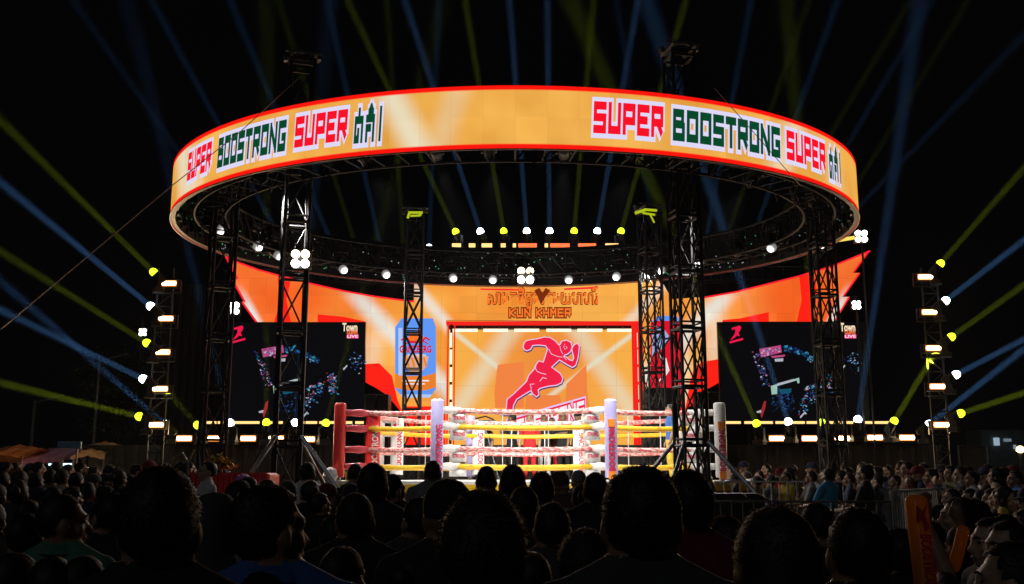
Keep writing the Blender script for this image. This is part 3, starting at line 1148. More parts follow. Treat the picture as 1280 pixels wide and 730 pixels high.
# ------------------------------------------------------------------ lamps
def aim(o, d):
    o.rotation_euler = Vector(d).to_track_quat('-Z', 'Y').to_euler()


def spot(parent, loc, d, energy, col, deg, blend=.3, rad=.04):
    l = bpy.data.lights.new('spot', 'SPOT')
    l.energy, l.color, l.spot_size, l.spot_blend, l.shadow_soft_size = energy, col, R(deg), blend, rad
    o = link('spot', l, parent)
    o.location = loc
    aim(o, d)
    return o


def lamp_mesh(kind):
    """head of a moving lamp along +Z (light leaves at +Z), pivot at the origin"""
    b = MB()
    b.lathe((0, 0, 0), (0, 0, 1), [(-.20, .05), (-.17, .10), (-.02, .115), (.10, .10), (.13, .105), (.15, .105)], M['black_plastic'], 10)
    for k in (-.12, -.08, -.04):
        b.lathe((0, 0, k), (0, 0, 1), [(0, .118), (.015, .118)], M['black_plastic'], 10)
    return b.mesh('head', False)


ml = bpy.data.materials.new('white_lamp_glass')      # hot in the middle of the lens, dimmer toward its rim
gg = G(ml)
tcn, spn = gg.n('ShaderNodeTexCoord'), gg.n('ShaderNodeSeparateXYZ')
gg.nt.links.new(tcn.outputs['Object'], spn.inputs[0])
r2 = gg.math('ADD', gg.math('MULTIPLY', spn.outputs[0], spn.outputs[0]), gg.math('MULTIPLY', spn.outputs[1], spn.outputs[1]))
gg.out_emit((1, .98, .95), gg.math('MULTIPLY', gg.math('EXPONENT', gg.math('MULTIPLY', r2, -1 / .048 ** 2)), 16.))
ml.cycles.emission_sampling = 'NONE'
M['lamp_white'] = ml
HEAD = lamp_mesh('')
b = MB()
for sx in (-1, 1):
    b.box((sx * .135, 0, -.10), (.03, .09, .30), M['black_plastic'])
b.box((0, 0, -.26), (.30, .12, .04), M['black_plastic'])
YOKE = b.mesh('yoke')
b = MB()
b.bevbox((0, 0, -.34), (.32, .26, .12), M['black_plastic'], .02)
BASE = b.mesh('base')
LENS = {}
for k in ('beam_blue', 'beam_yellow', 'lamp_white', 'lamp_off'):
    b = MB()
    b.lathe((0, 0, .13), (0, 0, 1), [(0, .095), (.05, .105), (.10, .10), (.15, .07), (.175, .025)], M[k], 12)
    LENS[k] = b.mesh('lens')


b = MB()
b.lathe((0, 0, .14), (0, 0, 1), [(0, .09), (.013, .09)], M['lamp_white'], 12)
LENS['lamp_flat'] = b.mesh('lens')


def moving_head(name, label, group, p, d, lens, size=1., hang=False):
    t = thing(name, label, 'stage lamp', p, 0, group)
    d = Vector(d).normalized()
    yaw = math.atan2(d.y, d.x) - math.pi / 2
    ry = Matrix.Rotation(yaw, 4, 'Z')
    for nm, me in (('base', BASE), ('yoke', YOKE)):
        o = link(nm, me, t)
        o.rotation_euler = (math.pi if hang else 0, 0, yaw)
        o.scale = (size,) * 3
    o = link('head', HEAD, t)
    o.rotation_euler = d.to_track_quat('Z', 'Y').to_euler()
    o.scale = (size,) * 3
    link('lens', LENS[lens], o)
    return t, d


COLS = {'b': (.16, .45, 1.), 'y': (.60, .78, .015)}
BEAMLENS = {'b': 'beam_blue', 'y': 'beam_yellow'}


def beam(px, py, qx, qy, col, Y, label, group, k=1., dy=-1.2, deg=2.9):
    p, q = P(px, py, Y), P(qx, qy, Y + dy)
    d = q - p
    t, d = moving_head('beam_light', label, group, p, d, BEAMLENS[col], 1.)
    l = bpy.data.lights.new('beam', 'AREA')
    l.shape, l.size, l.spread, l.color = 'DISK', .15, R(deg), COLS[col]
    l.energy = BEAM_W * k * (1. if col == 'b' else .62) * (deg / 2.9) ** 2
    o = link('beam', l, t)
    o.location = d * .33
    aim(o, d)


CN = {'b': 'blue white', 'y': 'yellow green'}
# fixed lamps on the top edge of the stage, throwing beams up through the LED ring
UP = [(573, 297, 523, 190, 'y'), (603, 297, 568, 190, 'b'), (631, 297, 613, 190, 'y'), (659, 297, 651, 190, 'b'), (687, 297, 686, 190, 'b'), (717, 297, 726, 190, 'y'),
      (745, 297, 764, 190, 'b'), (774, 297, 804, 190, 'y')]
for i, (a, b_, c_, d_, e) in enumerate(UP):
    beam(a, b_, c_, d_, e, 28.9, f'{CN[e]} beam lamp on the stage top edge, {nth(i)} from left above the fight title', 'beam lamps along the stage top', 3.0, -1.2, 2.1)
HID = [(300, 300, 236, 208, 'b', .55), (358, 312, 311, 225, 'b', .8), (418, 312, 390, 245, 'b', .8), (447, 314, 411, 200, 'y', .8), (477, 316, 452, 200, 'b', 1), (505, 318, 497, 200, 'y', .8),
       (536, 318, 541, 190, 'b', .7), (822, 316, 803, 200, 'b', .4), (880, 312, 903, 190, 'b', .9), (903, 312, 938, 211, 'y', .7), (936, 310, 969, 218, 'b', .9), (955, 306, 1000, 231, 'y', .6),
       (990, 300, 1062, 177, 'b', .6), (1025, 308, 1075, 225, 'y', .5), (1020, 314, 1072, 260, 'b', .6)]
for i, (a, b_, c_, d_, e, k) in enumerate(HID):
    beam(a, b_, c_, d_, e, 28.9, f'{CN[e]} beam lamp on the wing top hidden behind the LED ring, {nth(i)} from left', 'beam lamps along the wing tops', k * 1.25, -1.2, 2.2)
# the truss those lamps stand on
b = MB()
tl = []
for zo in (-.45, -.85):
    for yo in (-.2, .2):
        pts = [P(x, y, 28.9) + Vector((0, yo, zo)) for x, y in ((285, 322), (420, 318), (540, 322), (565, 300), (785, 300), (820, 318), (930, 316), (1040, 318))]
        b.path(pts, .03, M['tower_metal'], 6)
        tl.append(pts)
for i in range(60):
    k = i / 60 * 6.999
    j, f = int(k), k - int(k)
    pp = [t_[j].lerp(t_[j + 1], f) for t_ in tl]
    b.tube(pp[0], pp[2], .015, M['tower_metal'], 4)
    b.tube(pp[0], pp[3] + (tl[3][j + 1] - tl[3][j]).normalized() * .3, .012, M['tower_metal'], 4)
    b.tube(pp[0], pp[1], .015, M['tower_metal'], 4)
for x in (300, 420, 560, 790, 930, 1030):
    q = P(x, 322, 28.9)
    b.tube((q.x, 29.2, ZR), (q.x, 29.2, q.z), .06, M['tower_metal'], 6)
tag(b.build('top_truss'), 'long black truss along the stage top carrying the beam lamps', 'truss')
# warm strip lamps on that edge
for i, (x0, x1, red) in enumerate(((565, 576, 0), (586, 594, 0), (602, 615, 0), (626, 632, 0), (641, 645, 0), (648, 671, 1), (681, 685, 0), (688, 712, 1), (723, 745, 1), (757, 773, 0))):
    b = MB()
    px_box(b, x0, 304.2, x1, 308.2, 27.7, .1, M['bar_red'] if red else M['bar_warm'])
    o = thing('strip_light', f'{"red orange" if red else "warm white"} strip lamp under the stage top beam lamps, {nth(i)} from left', 'strip light', (0, 0, 0), 0, 'strip lamps along the stage top')
    b.build('tube', o)
    b = MB()
    px_box(b, x0 - .6, 303.7, x1 + .6, 308.7, 27.81, .1, M['black_plastic'])
    b.build('housing', o)


# warm wash lamps: bright core, with lens bloom painted as a warm rim
def wash(px, py, Y, label, group, wide=18.5, tall=7.2):
    p = P(px, py, Y)
    W, H = wide / FPX * Y * 1.02, tall / FPX * Y * 1.02
    t = thing('wash_light', label, 'wash light', p, 0, group)
    b = MB()
    b.bevbox((0, .13, 0), (W + .08, .2, H + .08), M['black_plastic'], .02)
    b.build('housing', t)
    b = MB()
    b.box((0, .018, 0), (W, .02, H), M['wash_bloom'])
    b.build('painted_bloom', t)  # orange bloom round the lamp, built as a glowing plate
    b = MB()
    n = 5
    for k in range(n):
        x = (k - (n - 1) / 2) * (W * .86 / n)
        b.lathe((x, .006, 0), (0, -1, 0), [(0, H * .38), (.02, H * .38), (.035, H * .2)], M['wash_core'], 8)
        b.box((x, .003, 0), (W * .86 / n * .96, .006, H * .56), M['wash_core'])
    b.build('bulb_row', t)
    b = MB()
    for sx in (-1, 1):
        b.box((sx * (W / 2 + .07), .14, -.06), (.03, .06, H + .2), M['black_plastic'])
    b.box((0, .14, -H / 2 - .15), (W + .17, .08, .03), M['black_plastic'])
    b.build('bracket', t)
    l = bpy.data.lights.new('wash', 'AREA')
    l.shape, l.size, l.size_y, l.energy, l.color = 'RECTANGLE', W, H, 26, (1, .66, .34)
    o = link('wash', l, t)
    o.location = (0, -.28, 0)
    aim(o, (0, -1, -.05))
    return t


for i, (x, y) in enumerate(((211, 354), (207, 398), (203, 440), (200, 486), (195, 531))):
    wash(x, y, 25.5, f'warm white wash lamp on the left lamp mast, {nth(i)} from the top', 'wash lamps on the left mast')
for i, (x, y) in enumerate(((1157, 346), (1162, 390), (1167, 435), (1172, 483), (1177, 531))):
    wash(x, y, 25.5, f'warm white wash lamp on the right lamp mast, {nth(i)} from the top', 'wash lamps on the right mast')
for i, (x, y) in enumerate(((230, 548), (269, 548), (310, 548), (345, 548), (384, 549))):
    wash(x, y, 26.9, f'warm white wash lamp on the stage edge below the left video screen, {nth(i)} from left', 'wash lamps on the left stage edge')
for i, (x, y) in enumerate(((971, 548), (1012, 548), (1053, 548), (1094, 547), (1134, 547))):
    wash(x, y, 26.9, f'warm white wash lamp on the stage edge below the right video screen, {nth(i)} from left', 'wash lamps on the right stage edge')
# lamp masts
for side, xs in (('left', (208, 194)), ('right', (1160, 1178))):
    a, c = P(xs[0], 335, 25.9), P(xs[1], 560, 25.9)
    x = (a.x + c.x) / 2
    t = thing('lamp_mast', f'thin black ladder mast on the {side} carrying a column of wash and beam lamps', 'mast', (x, 25.9, 0), 0)
    b = MB()
    for sx in (-.2, .2):
        b.tube((sx, 0, .02), (sx, 0, a.z), .03, M['tower_metal'], 6)
    b.build('rail', t)
    b = MB()
    for k in range(1, 20):
        b.tube((-.2, 0, k * a.z / 20), (.2, 0, k * a.z / 20), .018, M['tower_metal'], 4)
        b.tube((-.2 if k % 2 else .2, 0, k * a.z / 20), (.2 if k % 2 else -.2, 0, (k - 1) * a.z / 20), .014, M['tower_metal'], 4)
    b.build('rungs', t)
    b = MB()
    b.box((0, 0, .05), (1.2, 1.2, .1), M['black_metal'])
    b.build('foot', t)

LEFT = [(199, 347, 102, 251, 'y', .9), (196, 389, 60, 277, 'b', 1.1), (192, 434, 80, 364, 'y', .8), (188, 478, 60, 416, 'b', 1.1), (184, 523, 60, 493, 'y', 1.5)]
for i, (a, b_, c_, d_, e, k) in enumerate(LEFT):
    beam(a, b_, c_, d_, e, 25.5, f'{CN[e]} beam lamp on the left lamp mast, {nth(i)} from the top', 'beam lamps on the left mast', k * 2.6, -1.0, 3.1)
RIGHT = [(1169, 337, 1262, 231, 'y', .8), (1174, 382, 1275, 304, 'b', 1.1), (1181, 427, 1280, 356, 'y', 1.), (1186, 473, 1280, 424, 'b', 1.1), (1191, 520, 1280, 491, 'y', 1.5)]
for i, (a, b_, c_, d_, e, k) in enumerate(RIGHT):
    beam(a, b_, c_, d_, e, 25.5, f'{CN[e]} beam lamp on the right lamp mast, {nth(i)} from the top', 'beam lamps on the right mast', k * 2.6, -1.0, 3.1)
FL = [(213, 536, 120, 455, 'b', .7), (252, 537, 214, 495, 'y', .45), (290, 537, 270, 455, 'b', .25), (333, 537, 333, 420, 'y', .35), (368, 537, 376, 440, 'b', .25), (405, 537, 432, 440, 'y', .3)]
for i, (a, b_, c_, d_, e, k) in enumerate(FL):
    beam(a, b_, c_, d_, e, 26.8, f'{CN[e]} beam lamp on the stage edge left of the boxing ring, {nth(i)} from left', 'beam lamps on the left stage edge', k * 2.4, -1.0, 3.0)
FR = [(949, 537, 909, 446, 'y', .8), (988, 535, 956, 440, 'b', .7), (1028, 537, 1019, 430, 'y', .5), (1071, 533, 1086, 430, 'b', .5), (1113, 534, 1166, 446, 'y', 1.2), (1154, 536, 1240, 468, 'b', 1.)]
for i, (a, b_, c_, d_, e, k) in enumerate(FR):
    beam(a, b_, c_, d_, e, 26.8, f'{CN[e]} beam lamp on the stage edge right of the boxing ring, {nth(i)} from left', 'beam lamps on the right stage edge', k * 3.2, -1.0, 3.0)

# strip lamps under the video screens
for side, segs in (('left', ((258, 270), (272, 290), (292, 324), (328, 340), (343, 353), (366, 380), (382, 396), (399, 420), (423, 440), (444, 470))), ('right', ((905, 926), (931, 966), (970, 1006), (1009, 1030), (1036, 1055), (1058, 1075), (1080, 1118)))):
    for i, (x0, x1) in enumerate(segs):
        lb = f'thin yellow strip lamp under the {side} video screen, {nth(i)} from left'
        t = thing('strip_light', lb, 'strip light', (0, 0, 0), 0, f'strip lamps under the {side} video screen')
        b = MB()
        px_box(b, x0, 526.6, x1, 529.6, 27.3, .05, M['bar_warm'])
        b.build('tube', t)
        b = MB()
        px_box(b, x0 - .5, 526.2, x1 + .5, 530.2, 27.36, .06, M['black_plastic'])
        b.build('housing', t)


def ring_pos(px, py, da=-.7, back=True):
    best = None
    for i in range(720):
        t = 2 * math.pi * i / 720
        if (math.sin(t) > -.25) == back:
            q = ell(t, da, EZ0 + .1)
            e = abs(proj(q)[0] - px)
            if best is None or e < best[0] - 1e-3:
                best = (e, q)
    return P(px, py, best[1].y)


RC = Vector((.4, 19.8, 1.4))
RL = [(264, 281), (316, 302), (342, 314), (425, 332), (480, 338), (564, 343), (616, 345), (711, 345), (773, 341), (830, 333), (878, 324), (970, 303)]
for i, (x, y) in enumerate(RL):
    p = ring_pos(x, y)
    tgt = Vector((0, 0, 1.2)) * .9 + Vector((RC.x + random.uniform(-.8, .8), 17.5, 0))
    t, d = moving_head('ring_spotlight', f'bright white spotlight hanging on the circular truss, {nth(i)} from left in view', 'white spotlights on the circular truss', p, tgt - p, 'lamp_white', 1., True)
    spot(t, d * .34, d, RING_W * .42, (1, .97, .92), 64, .5, .09)
# front half: seen from below and behind, they light the boxing ring too
for i, (x, y) in enumerate(((322, 258), (455, 203), (545, 196), (611, 193), (705, 197), (792, 199), (948, 226))):
    p = ring_pos(x, y, -.45, False)
    p.z = EZ0 + .12
    tg = RC if i not in (2, 4) else Vector((.6 + .4 * (i - 3), 24.6, 2.2))
    t, d = moving_head('ring_spotlight', f'dark spotlight seen from behind under the front rim of the LED ring, {nth(i)} from left', 'spotlights under the front rim', p, tg - p, 'lamp_flat', .8, True)
    spot(t, d * .34, d, RING_W * (.95 if i not in (2, 4) else 3.2), (1, .96, .9), 62 if i not in (2, 4) else 26, .5, .09)
for i, (x, y) in enumerate(((281, 254), (298, 240), (921, 311), (1010, 270), (1015, 250))):
    p = ring_pos(x, y)
    moving_head('ring_spotlight', f'switched off spotlight with shiny glass on the circular truss, {nth(i)} from left', 'switched off spotlights', p, Vector((-.1, -.6, -.5)), 'lamp_off', 1., True)


# four-lamp blinders
def blinder(px, py, Y, label, warm=True, s=1.):
    p = P(px, py, Y)
    t = thing('blinder_light', label, 'blinder lamp', p, 0, 'four-lamp blinders')
    b = MB()
    b.bevbox((0, .12, 0), (.56 * s, .14, .56 * s), M['black_plastic'], .03)
    hs = b.build('housing', t)
    for k, (sx, sz) in enumerate(((-1, 1), (1, 1), (-1, -1), (1, -1))):
        b = MB()
        b.lathe((sx * .14 * s, .05, sz * .14 * s), (0, -1, 0), [(0, .12 * s), (.05, .12 * s), (.09, .08 * s), (.10, .03 * s)], emit('warm_blinder', (1, .82, .5), 9, False) if (warm and sz > 0) else M['blinder_white'], 10)
        b.build('bulb', hs)
    b = MB()
    b.box((0, .12, .30 * s), (.66 * s, .03, .03), M['black_metal'])
    b.tube((0, .12, .30 * s), (0, .12, .62 * s), .025, M['black_metal'], 6)
    b.build('bracket', t)


yb = ring_pos(657, 344).y
blinder(657, 344, yb, 'four-lamp blinder glowing in the middle of the circular truss above the fight title', True, .78)
blinder(375, 323, 15.6, 'four-lamp blinder glowing on the truss tower left of the boxing ring', True, .55)
blinder(1077, 295, 26.6, 'white four-lamp blinder beside the right tip of the LED ring', False, .62)
blinder(291, 385, 26.6, 'white four-lamp blinder below the left wing of the LED wall', False, .62)
blinder(1071, 381, 26.6, 'small white four-lamp blinder under the right wing tip of the LED wall', False, .42)
blinder(178, 415, 30.5, 'white four-lamp floodlight on a pole far left of the stage', True, .42)
for x, y0, y1, Y in ((1077, 297, 560, 26.9), (291, 370, 560, 26.9), (1071, 384, 560, 26.85), (178, 410, 600, 30.8)):
    q = P(x, y0, Y)
    b = MB()
    b.tube((q.x, Y, .0), (q.x, Y, q.z + .3), .03, M['tower_metal'], 6)
    b.box((q.x, Y, .03), (.5, .5, .06), M['black_metal'])
    tag(b.build('lamp_pole'), {1077: 'thin dark pole carrying the blinder beside the LED ring tip', 291: 'thin dark pole carrying the blinder by the left wing', 1071: 'thin dark pole carrying the small blinder by the right wing', 178: 'thin dark floodlight pole far left of the stage'}[x], 'pole', 'lamp poles')
# yellow lit strip behind the right end of the ring
b = MB()
a, c = P(1037, 302, 26), P(1068, 297, 26)
b.tube(a, c, .05, emit('amber_strip', (1, .72, .12), 1.1), 6)
tag(b.build('strip_light'), 'amber strip lamp pointing from the LED ring to the right blinder', 'strip light')

# ------------------------------------------------------------------ boxing ring
CZ, PT = CH - .115, CH + 1.2
ring = thing('boxing_ring', 'brightly lit white boxing ring with yellow and pink ropes and padded posts', 'boxing ring', (0, 0, 0))
POSTS = [(TX(424, 560, 18.3), 18.3, 'red'), (TX(546, 560, 17.3), 17.3, 'lavender'), (TX(764, 560, 17.3), 17.3, 'lavender'), (TX(901, 560, 18.2), 18.2, 'white'),
         (TX(872, 560, 21), 21, 'white'), (TX(733, 560, 22.3), 22.3, 'white'), (TX(588, 560, 22.3), 22.3, 'lavender'), (TX(474, 560, 21), 21, 'white')]
CEN = Vector((sum(p[0] for p in POSTS) / 8, sum(p[1] for p in POSTS) / 8, 0))


def offset_poly(k):
    out = []
    for x, y, _ in POSTS:
        d = (Vector((x, y, 0)) - CEN)
        d.normalize()
        out.append((x + d.x * k, y + d.y * k))
    return out


def slab(poly, z0, z1, mat, top=None):
    b = MB()
    n = len(poly)
    b.face([(x, y, z1) for x, y in poly], top or mat)
    b.face([(x, y, z0) for x, y in reversed(poly)], mat)
    for i in range(n):
        (x, y), (x2, y2) = poly[i], poly[(i + 1) % n]
        b.face([(x, y, z0), (x2, y2, z0), (x2, y2, z1), (x, y, z1)], mat)
    return b


def apron_poly(k, right=.45):
    o = offset_poly(k)
    o[3] = (o[3][0] + right, o[3][1] - .1)
    o[4] = (o[4][0] + right, o[4][1])
    return o


slab(apron_poly(.42), CZ - .05, CZ, M['canvas']).build('canvas', ring)
slab(apron_poly(.44), CZ - .17, CZ - .053, M['yellow_vinyl']).build('apron', ring)
sk = apron_poly(.40)
slab(sk, .02, CZ - .173, M['maroon_cloth']).build('skirt', ring)
b = MB()
for i in range(8):
    (x, y), (x2, y2) = sk[i], sk[(i + 1) % 8]
    n = int(math.hypot(x2 - x, y2 - y) / .3)
    for k in range(n):
        b.tube((x + (x2 - x) * (k + .5) / n, y + (y2 - y) * (k + .5) / n, .03), (x + (x2 - x) * (k + .5) / n, y + (y2 - y) * (k + .5) / n, CZ - .18), .05, M['maroon_cloth'], 6, caps=False)
b.build('skirt_folds', ring)
LEV = (.255, .56, .94, 1.22)
VIN = {'red': M['red_vinyl'], 'lavender': M['lavender_vinyl'], 'white': M['white_vinyl']}
q_pads = []
for i, (x, y, colr) in enumerate(POSTS):
    p = Vector((x, y, 0))
    d = (CEN - p).normalized()
    mat = VIN[colr]
    b = MB()
    hw = .115
    b.tube((x, y, CZ), (x, y, PT + .04), .05, M['steel'], 8)
    b.build('corner_post', ring)
    b = MB()
    H = PT - CZ + .02
    b.lathe((x, y, CZ + .06), (0, 0, 1), [(0, .09), (.02, .108), (H - .05, .108), (H - .015, .102), (H, .075)], mat, 12)
    b.build('post_pad', ring, True)
    dp = .52 if i in (0, 1, 2, 3) else .42
    qx = p + d * dp
    q_pads.append(qx)
    side = Vector((-d.y, d.x, 0))
    rot = Matrix.Rotation(math.atan2(d.y, d.x) - math.pi / 2, 3, 'Z')
    back = i >= 4
    for k, lz in enumerate(LEV):
        b = MB()
        tm = M['pink_vinyl'] if colr == 'red' else M['white_vinyl']
        # strap and the bulging turnbuckle sleeve between post and rope
        b.path([p + Vector((0, 0, CZ + lz)), p + d * dp * .45 + Vector((0, 0, CZ + lz)), p + d * dp * .7 + Vector((0, 0, CZ + lz)), qx + Vector((0, 0, CZ + lz))], [.058, .060, .074, .058], tm if colr != 'red' or k < 9 else tm, 10)
        b.build('turnbuckle', ring, True)
    if back or colr == 'red':           # tall upright corner pads
        b = MB()
        c0 = qx + d * .10 if not back else qx
        b.bevbox((c0.x, c0.y, CZ + .68), (.26, .12, 1.14), M['red_vinyl'] if colr == 'red' else M['white_vinyl'], .04)
        o = b.build('corner_pad', ring)
        mtx = [('BOOSTRONG', M['red_print'] if colr != 'red' else M['white_vinyl'])]
        text_on('BOOSTRONG', (c0.x + .055, c0.y - .068, CZ + .60), .16, mtx[0][1], ring, Matrix.Rotation(R(-90), 3, 'Y'), width=.80, bold=.004)
        b = MB()
        px_ = [(c0.x - .09 + u * .016, CZ + 1.05 + v * .013) for u, v in ((0, 6), (6, 8), (8, 6), (5, 4), (7, 0), (4, 1), (1, -3), (2, 3))]
        b.face([(u, c0.y - .068, v) for u, v in px_], M['red_print'])
        b.build('runner_logo', ring)
    else:                               # four cushions wrapped round the turnbuckles
        for k, lz in enumerate(LEV):
            zc = CZ + lz - (.13 if k else .10)
            b = MB()
            cx, cy = qx.x + d.x * .08, qx.y + d.y * .08
            b.bevbox((cx, cy, zc), (.30, .16, .20 if k else .15), M['white_vinyl'], .05)
            b.build('cushion', ring, True)
            if k:
                text_on('STRONG', (cx + .02, cy - .084, zc), .09, M['red_print'], ring, width=.20, bold=.003)
            b = MB()
            b.lathe((qx.x + d.x * .05, qx.y + d.y * .05, CZ + lz - .02), (0, 0, 1), [(-.03, .05), (0, .085), (.05, .09), (.08, .05)], M['white_vinyl'], 10)
            b.build('sleeve_cover', ring, True)
    # lettering down the front posts
    if i in (1, 2, 3):
        rotv = Matrix.Rotation(R(-90), 3, 'Y')
        text_on('BOOSTRONG', (x + (.01 if i != 1 else .05), y - .114, CZ + .56), .155, M['red_print'], ring, rotv, width=.78, bold=.005)
        if i != 1:
            for zc in (.98, .10):
                b = MB()
                b.bevbox((x, y - .108, CZ + zc), (.12, .02, .13), M['orange_print'], .005)
                b.build('logo_patch', ring)
# ropes
ROPE_P = bpy.data.materials.new('printed_rope')
gg = G(ROPE_P)
o_, bs = gg.n('ShaderNodeOutputMaterial'), gg.n('ShaderNodeBsdfPrincipled')
gg.nt.links.new(bs.outputs[0], o_.inputs[0])
bs.inputs['Roughness'].default_value = .45
tcn, nzn = gg.n('ShaderNodeTexCoord'), gg.n('ShaderNodeTexNoise')
nzn.inputs['Scale'].default_value, nzn.inputs['Detail'].default_value = 16, 3
mp = gg.n('ShaderNodeMapping')
mp.inputs['Scale'].default_value = (1, 1, 2.2)
gg.nt.links.new(tcn.outputs['Object'], mp.inputs[0])
gg.nt.links.new(mp.outputs[0], nzn.inputs['Vector'])
gg.nt.links.new(gg.mix(gg.smooth(nzn.outputs[0], .46, .56, 0, 1), (.78, .52, .46), (.66, .10, .12)), bs.inputs['Base Color'])
ROPE_Y = bpy.data.materials.new('yellow_rope')
gg = G(ROPE_Y)
o_, bs = gg.n('ShaderNodeOutputMaterial'), gg.n('ShaderNodeBsdfPrincipled')
gg.nt.links.new(bs.outputs[0], o_.inputs[0])
bs.inputs['Roughness'].default_value = .4
tcn, nzn = gg.n('ShaderNodeTexCoord'), gg.n('ShaderNodeTexNoise')
nzn.inputs['Scale'].default_value = 7
gg.nt.links.new(tcn.outputs['Object'], nzn.inputs['Vector'])
gg.nt.links.new(gg.mix(gg.smooth(nzn.outputs[0], .60, .68, 0, 1), (.86, .50, .015), (.80, .30, .03)), bs.inputs['Base Color'])
for i in range(8):
    a, c = q_pads[i], q_pads[(i + 1) % 8]
    for k, lz in enumerate(LEV):
        b = MB()
        pts = [a.lerp(c, t) + Vector((0, 0, CZ + lz - .025 * math.sin(math.pi * t))) for t in [j / 10 for j in range(11)]]
        b.path(pts, .046, ROPE_Y if k in (0, 2) else ROPE_P, 8)
        b.build('rope', ring, True)
    if i in (1, 2, 0, 5):
        for t in (.34, .67):                # spacer straps tie the four ropes together
            q = a.lerp(c, t)
            b = MB()
            b.box((q.x, q.y, CZ + .73), (.012, .035, 1.0), M['white_vinyl'])
            b.build('spacer_strap', ring)
# red and white cloth over the right corner of the platform
cl = MB()
c3 = Vector((*apron_poly(.44)[3], 0))
px0 = P(925, 606, 17.6)
cl.box((c3.x - .30, c3.y - .03, CZ - .20), (.9, .03, .36), M['red_vinyl'])
cl.bevbox((c3.x - .05, c3.y + .25, CZ + .02), (.75, .6, .035), M['canvas'], .01)
tag(cl.build('banner_cloth'), 'red and white cloth draped on the right corner of the ring platform', 'cloth')
# bucket and bags at the red corner
bk = MB()
p0 = POSTS[0]
bk.lathe((p0[0] + .30, p0[1] - .2, CZ), (0, 0, 1), [(0, .12), (.16, .16), (.18, .165)], M['yellow_vinyl'], 12)
tag(bk.build('bucket'), 'yellow bucket on the canvas at the foot of the red corner post', 'bucket')
bk = MB()
bk.lathe((p0[0] - .1, p0[1] - .25, CZ), (0, 0, 1), [(0, .10), (.08, .14), (.2, .10), (.24, .03)], M['white_vinyl'], 10)
tag(bk.build('towel_bag'), 'white towel bundle beside the yellow bucket at the red corner', 'bag')

# loudspeakers and stage gear
def speakers(px0, py0, px1, py1, Y, rows, cols, name, label):
    a, c = P(px0, py1, Y), P(px1, py0, Y)
    t = thing(name, label, 'loudspeaker', ((a.x + c.x) / 2, Y, a.z))
    W, H = (c.x - a.x) / cols, (c.z - a.z) / rows
    for i in range(cols):
        for j in range(rows):
            b = MB()
            x = (i - (cols - 1) / 2) * W
            b.bevbox((x, .35, H * (j + .5)), (W - .02, .7, H - .02), M['black_plastic'], .02)
            b.box((x, -.012, H * (j + .5)), (W - .08, .02, H - .08), M['speaker'])
            b.build('cabinet', t)
    b = MB()
    b.box((0, .35, -a.z / 2 - .005), ((c.x - a.x), .7, a.z - .02), M['black_cloth'])
    b.build('plinth', t)


speakers(808, 484, 851, 524, 24.6, 2, 1, 'speaker_stack', 'large black loudspeaker stack right of the running man screen')
speakers(455, 492, 486, 515, 26.2, 1, 2, 'speaker_stack', 'pair of black loudspeakers left of the beer can picture')
speakers(872, 489, 900, 520, 25.8, 1, 2, 'speaker_stack', 'dim black loudspeakers at the right foot of the LED wall')
b = MB()
p = P(905, 621, 14.4)
b.bevbox((p.x, 14.4, p.z / 2 + .03), (1.0, .8, p.z + .04), M['tarp'], .10)
for k in range(5):
    b.path([(p.x - .5 + k * .22, 13.97, p.z + .03), (p.x - .55 + k * .27, 13.94, p.z - .05), (p.x - .62 + k * .29, 13.96, p.z - .4)], .025, M['tarp'], 5)
tag(b.build('tarp_crate'), 'black tarpaulin covered crate at the foot of the right truss tower', 'crate')

# ------------------------------------------------------------------ people
def ellips(b, c, r, n=12, m=8):
    vs, fs = [], []
    for j in range(m + 1):
        f = math.pi * j / m
        for i in range(n):
            t = 2 * math.pi * i / n
            vs.append((c[0] + r[0] * math.sin(f) * math.cos(t), c[1] + r[1] * math.sin(f) * math.sin(t), c[2] + r[2] * math.cos(f)))
    for j in range(m):
        for i in range(n):
            i2 = (i + 1) % n
            fs.append((j * n + i, (j + 1) * n + i, (j + 1) * n + i2, j * n + i2))
    b.add(vs, fs, M['black_cloth'])


def limb(b, pts, rad, n=10):
    """overlapping tapered capsules along a chain of joints"""
    for p, r in zip(pts, rad):
        ellips(b, p, (r, r, r), 10, 8)
    for p, q, r, r2 in zip(pts, pts[1:], rad, rad[1:]):
        b.tube(p, q, r, M['black_cloth'], n, r2)


def loft(b, rows, n=16):
    vs = []
    for z, rx, ry, y0, x0 in rows:
        for i in range(n):
            t = 2 * math.pi * i / n
            ct, st_ = math.cos(t), math.sin(t)
            vs.append((x0 + rx * math.copysign(abs(ct) ** .8, ct), y0 + ry * math.copysign(abs(st_) ** .8, st_), z))
    fs = [(k * n + i, k * n + (i + 1) % n, (k + 1) * n + (i + 1) % n, (k + 1) * n + i) for k in range(len(rows) - 1) for i in range(n)]
    fs += [tuple(range(n - 1, -1, -1)), tuple(range((len(rows) - 1) * n, len(rows) * n))]
    b.add(vs, fs, M['black_cloth'])


HEADC = Vector((0, .02, 1.575))


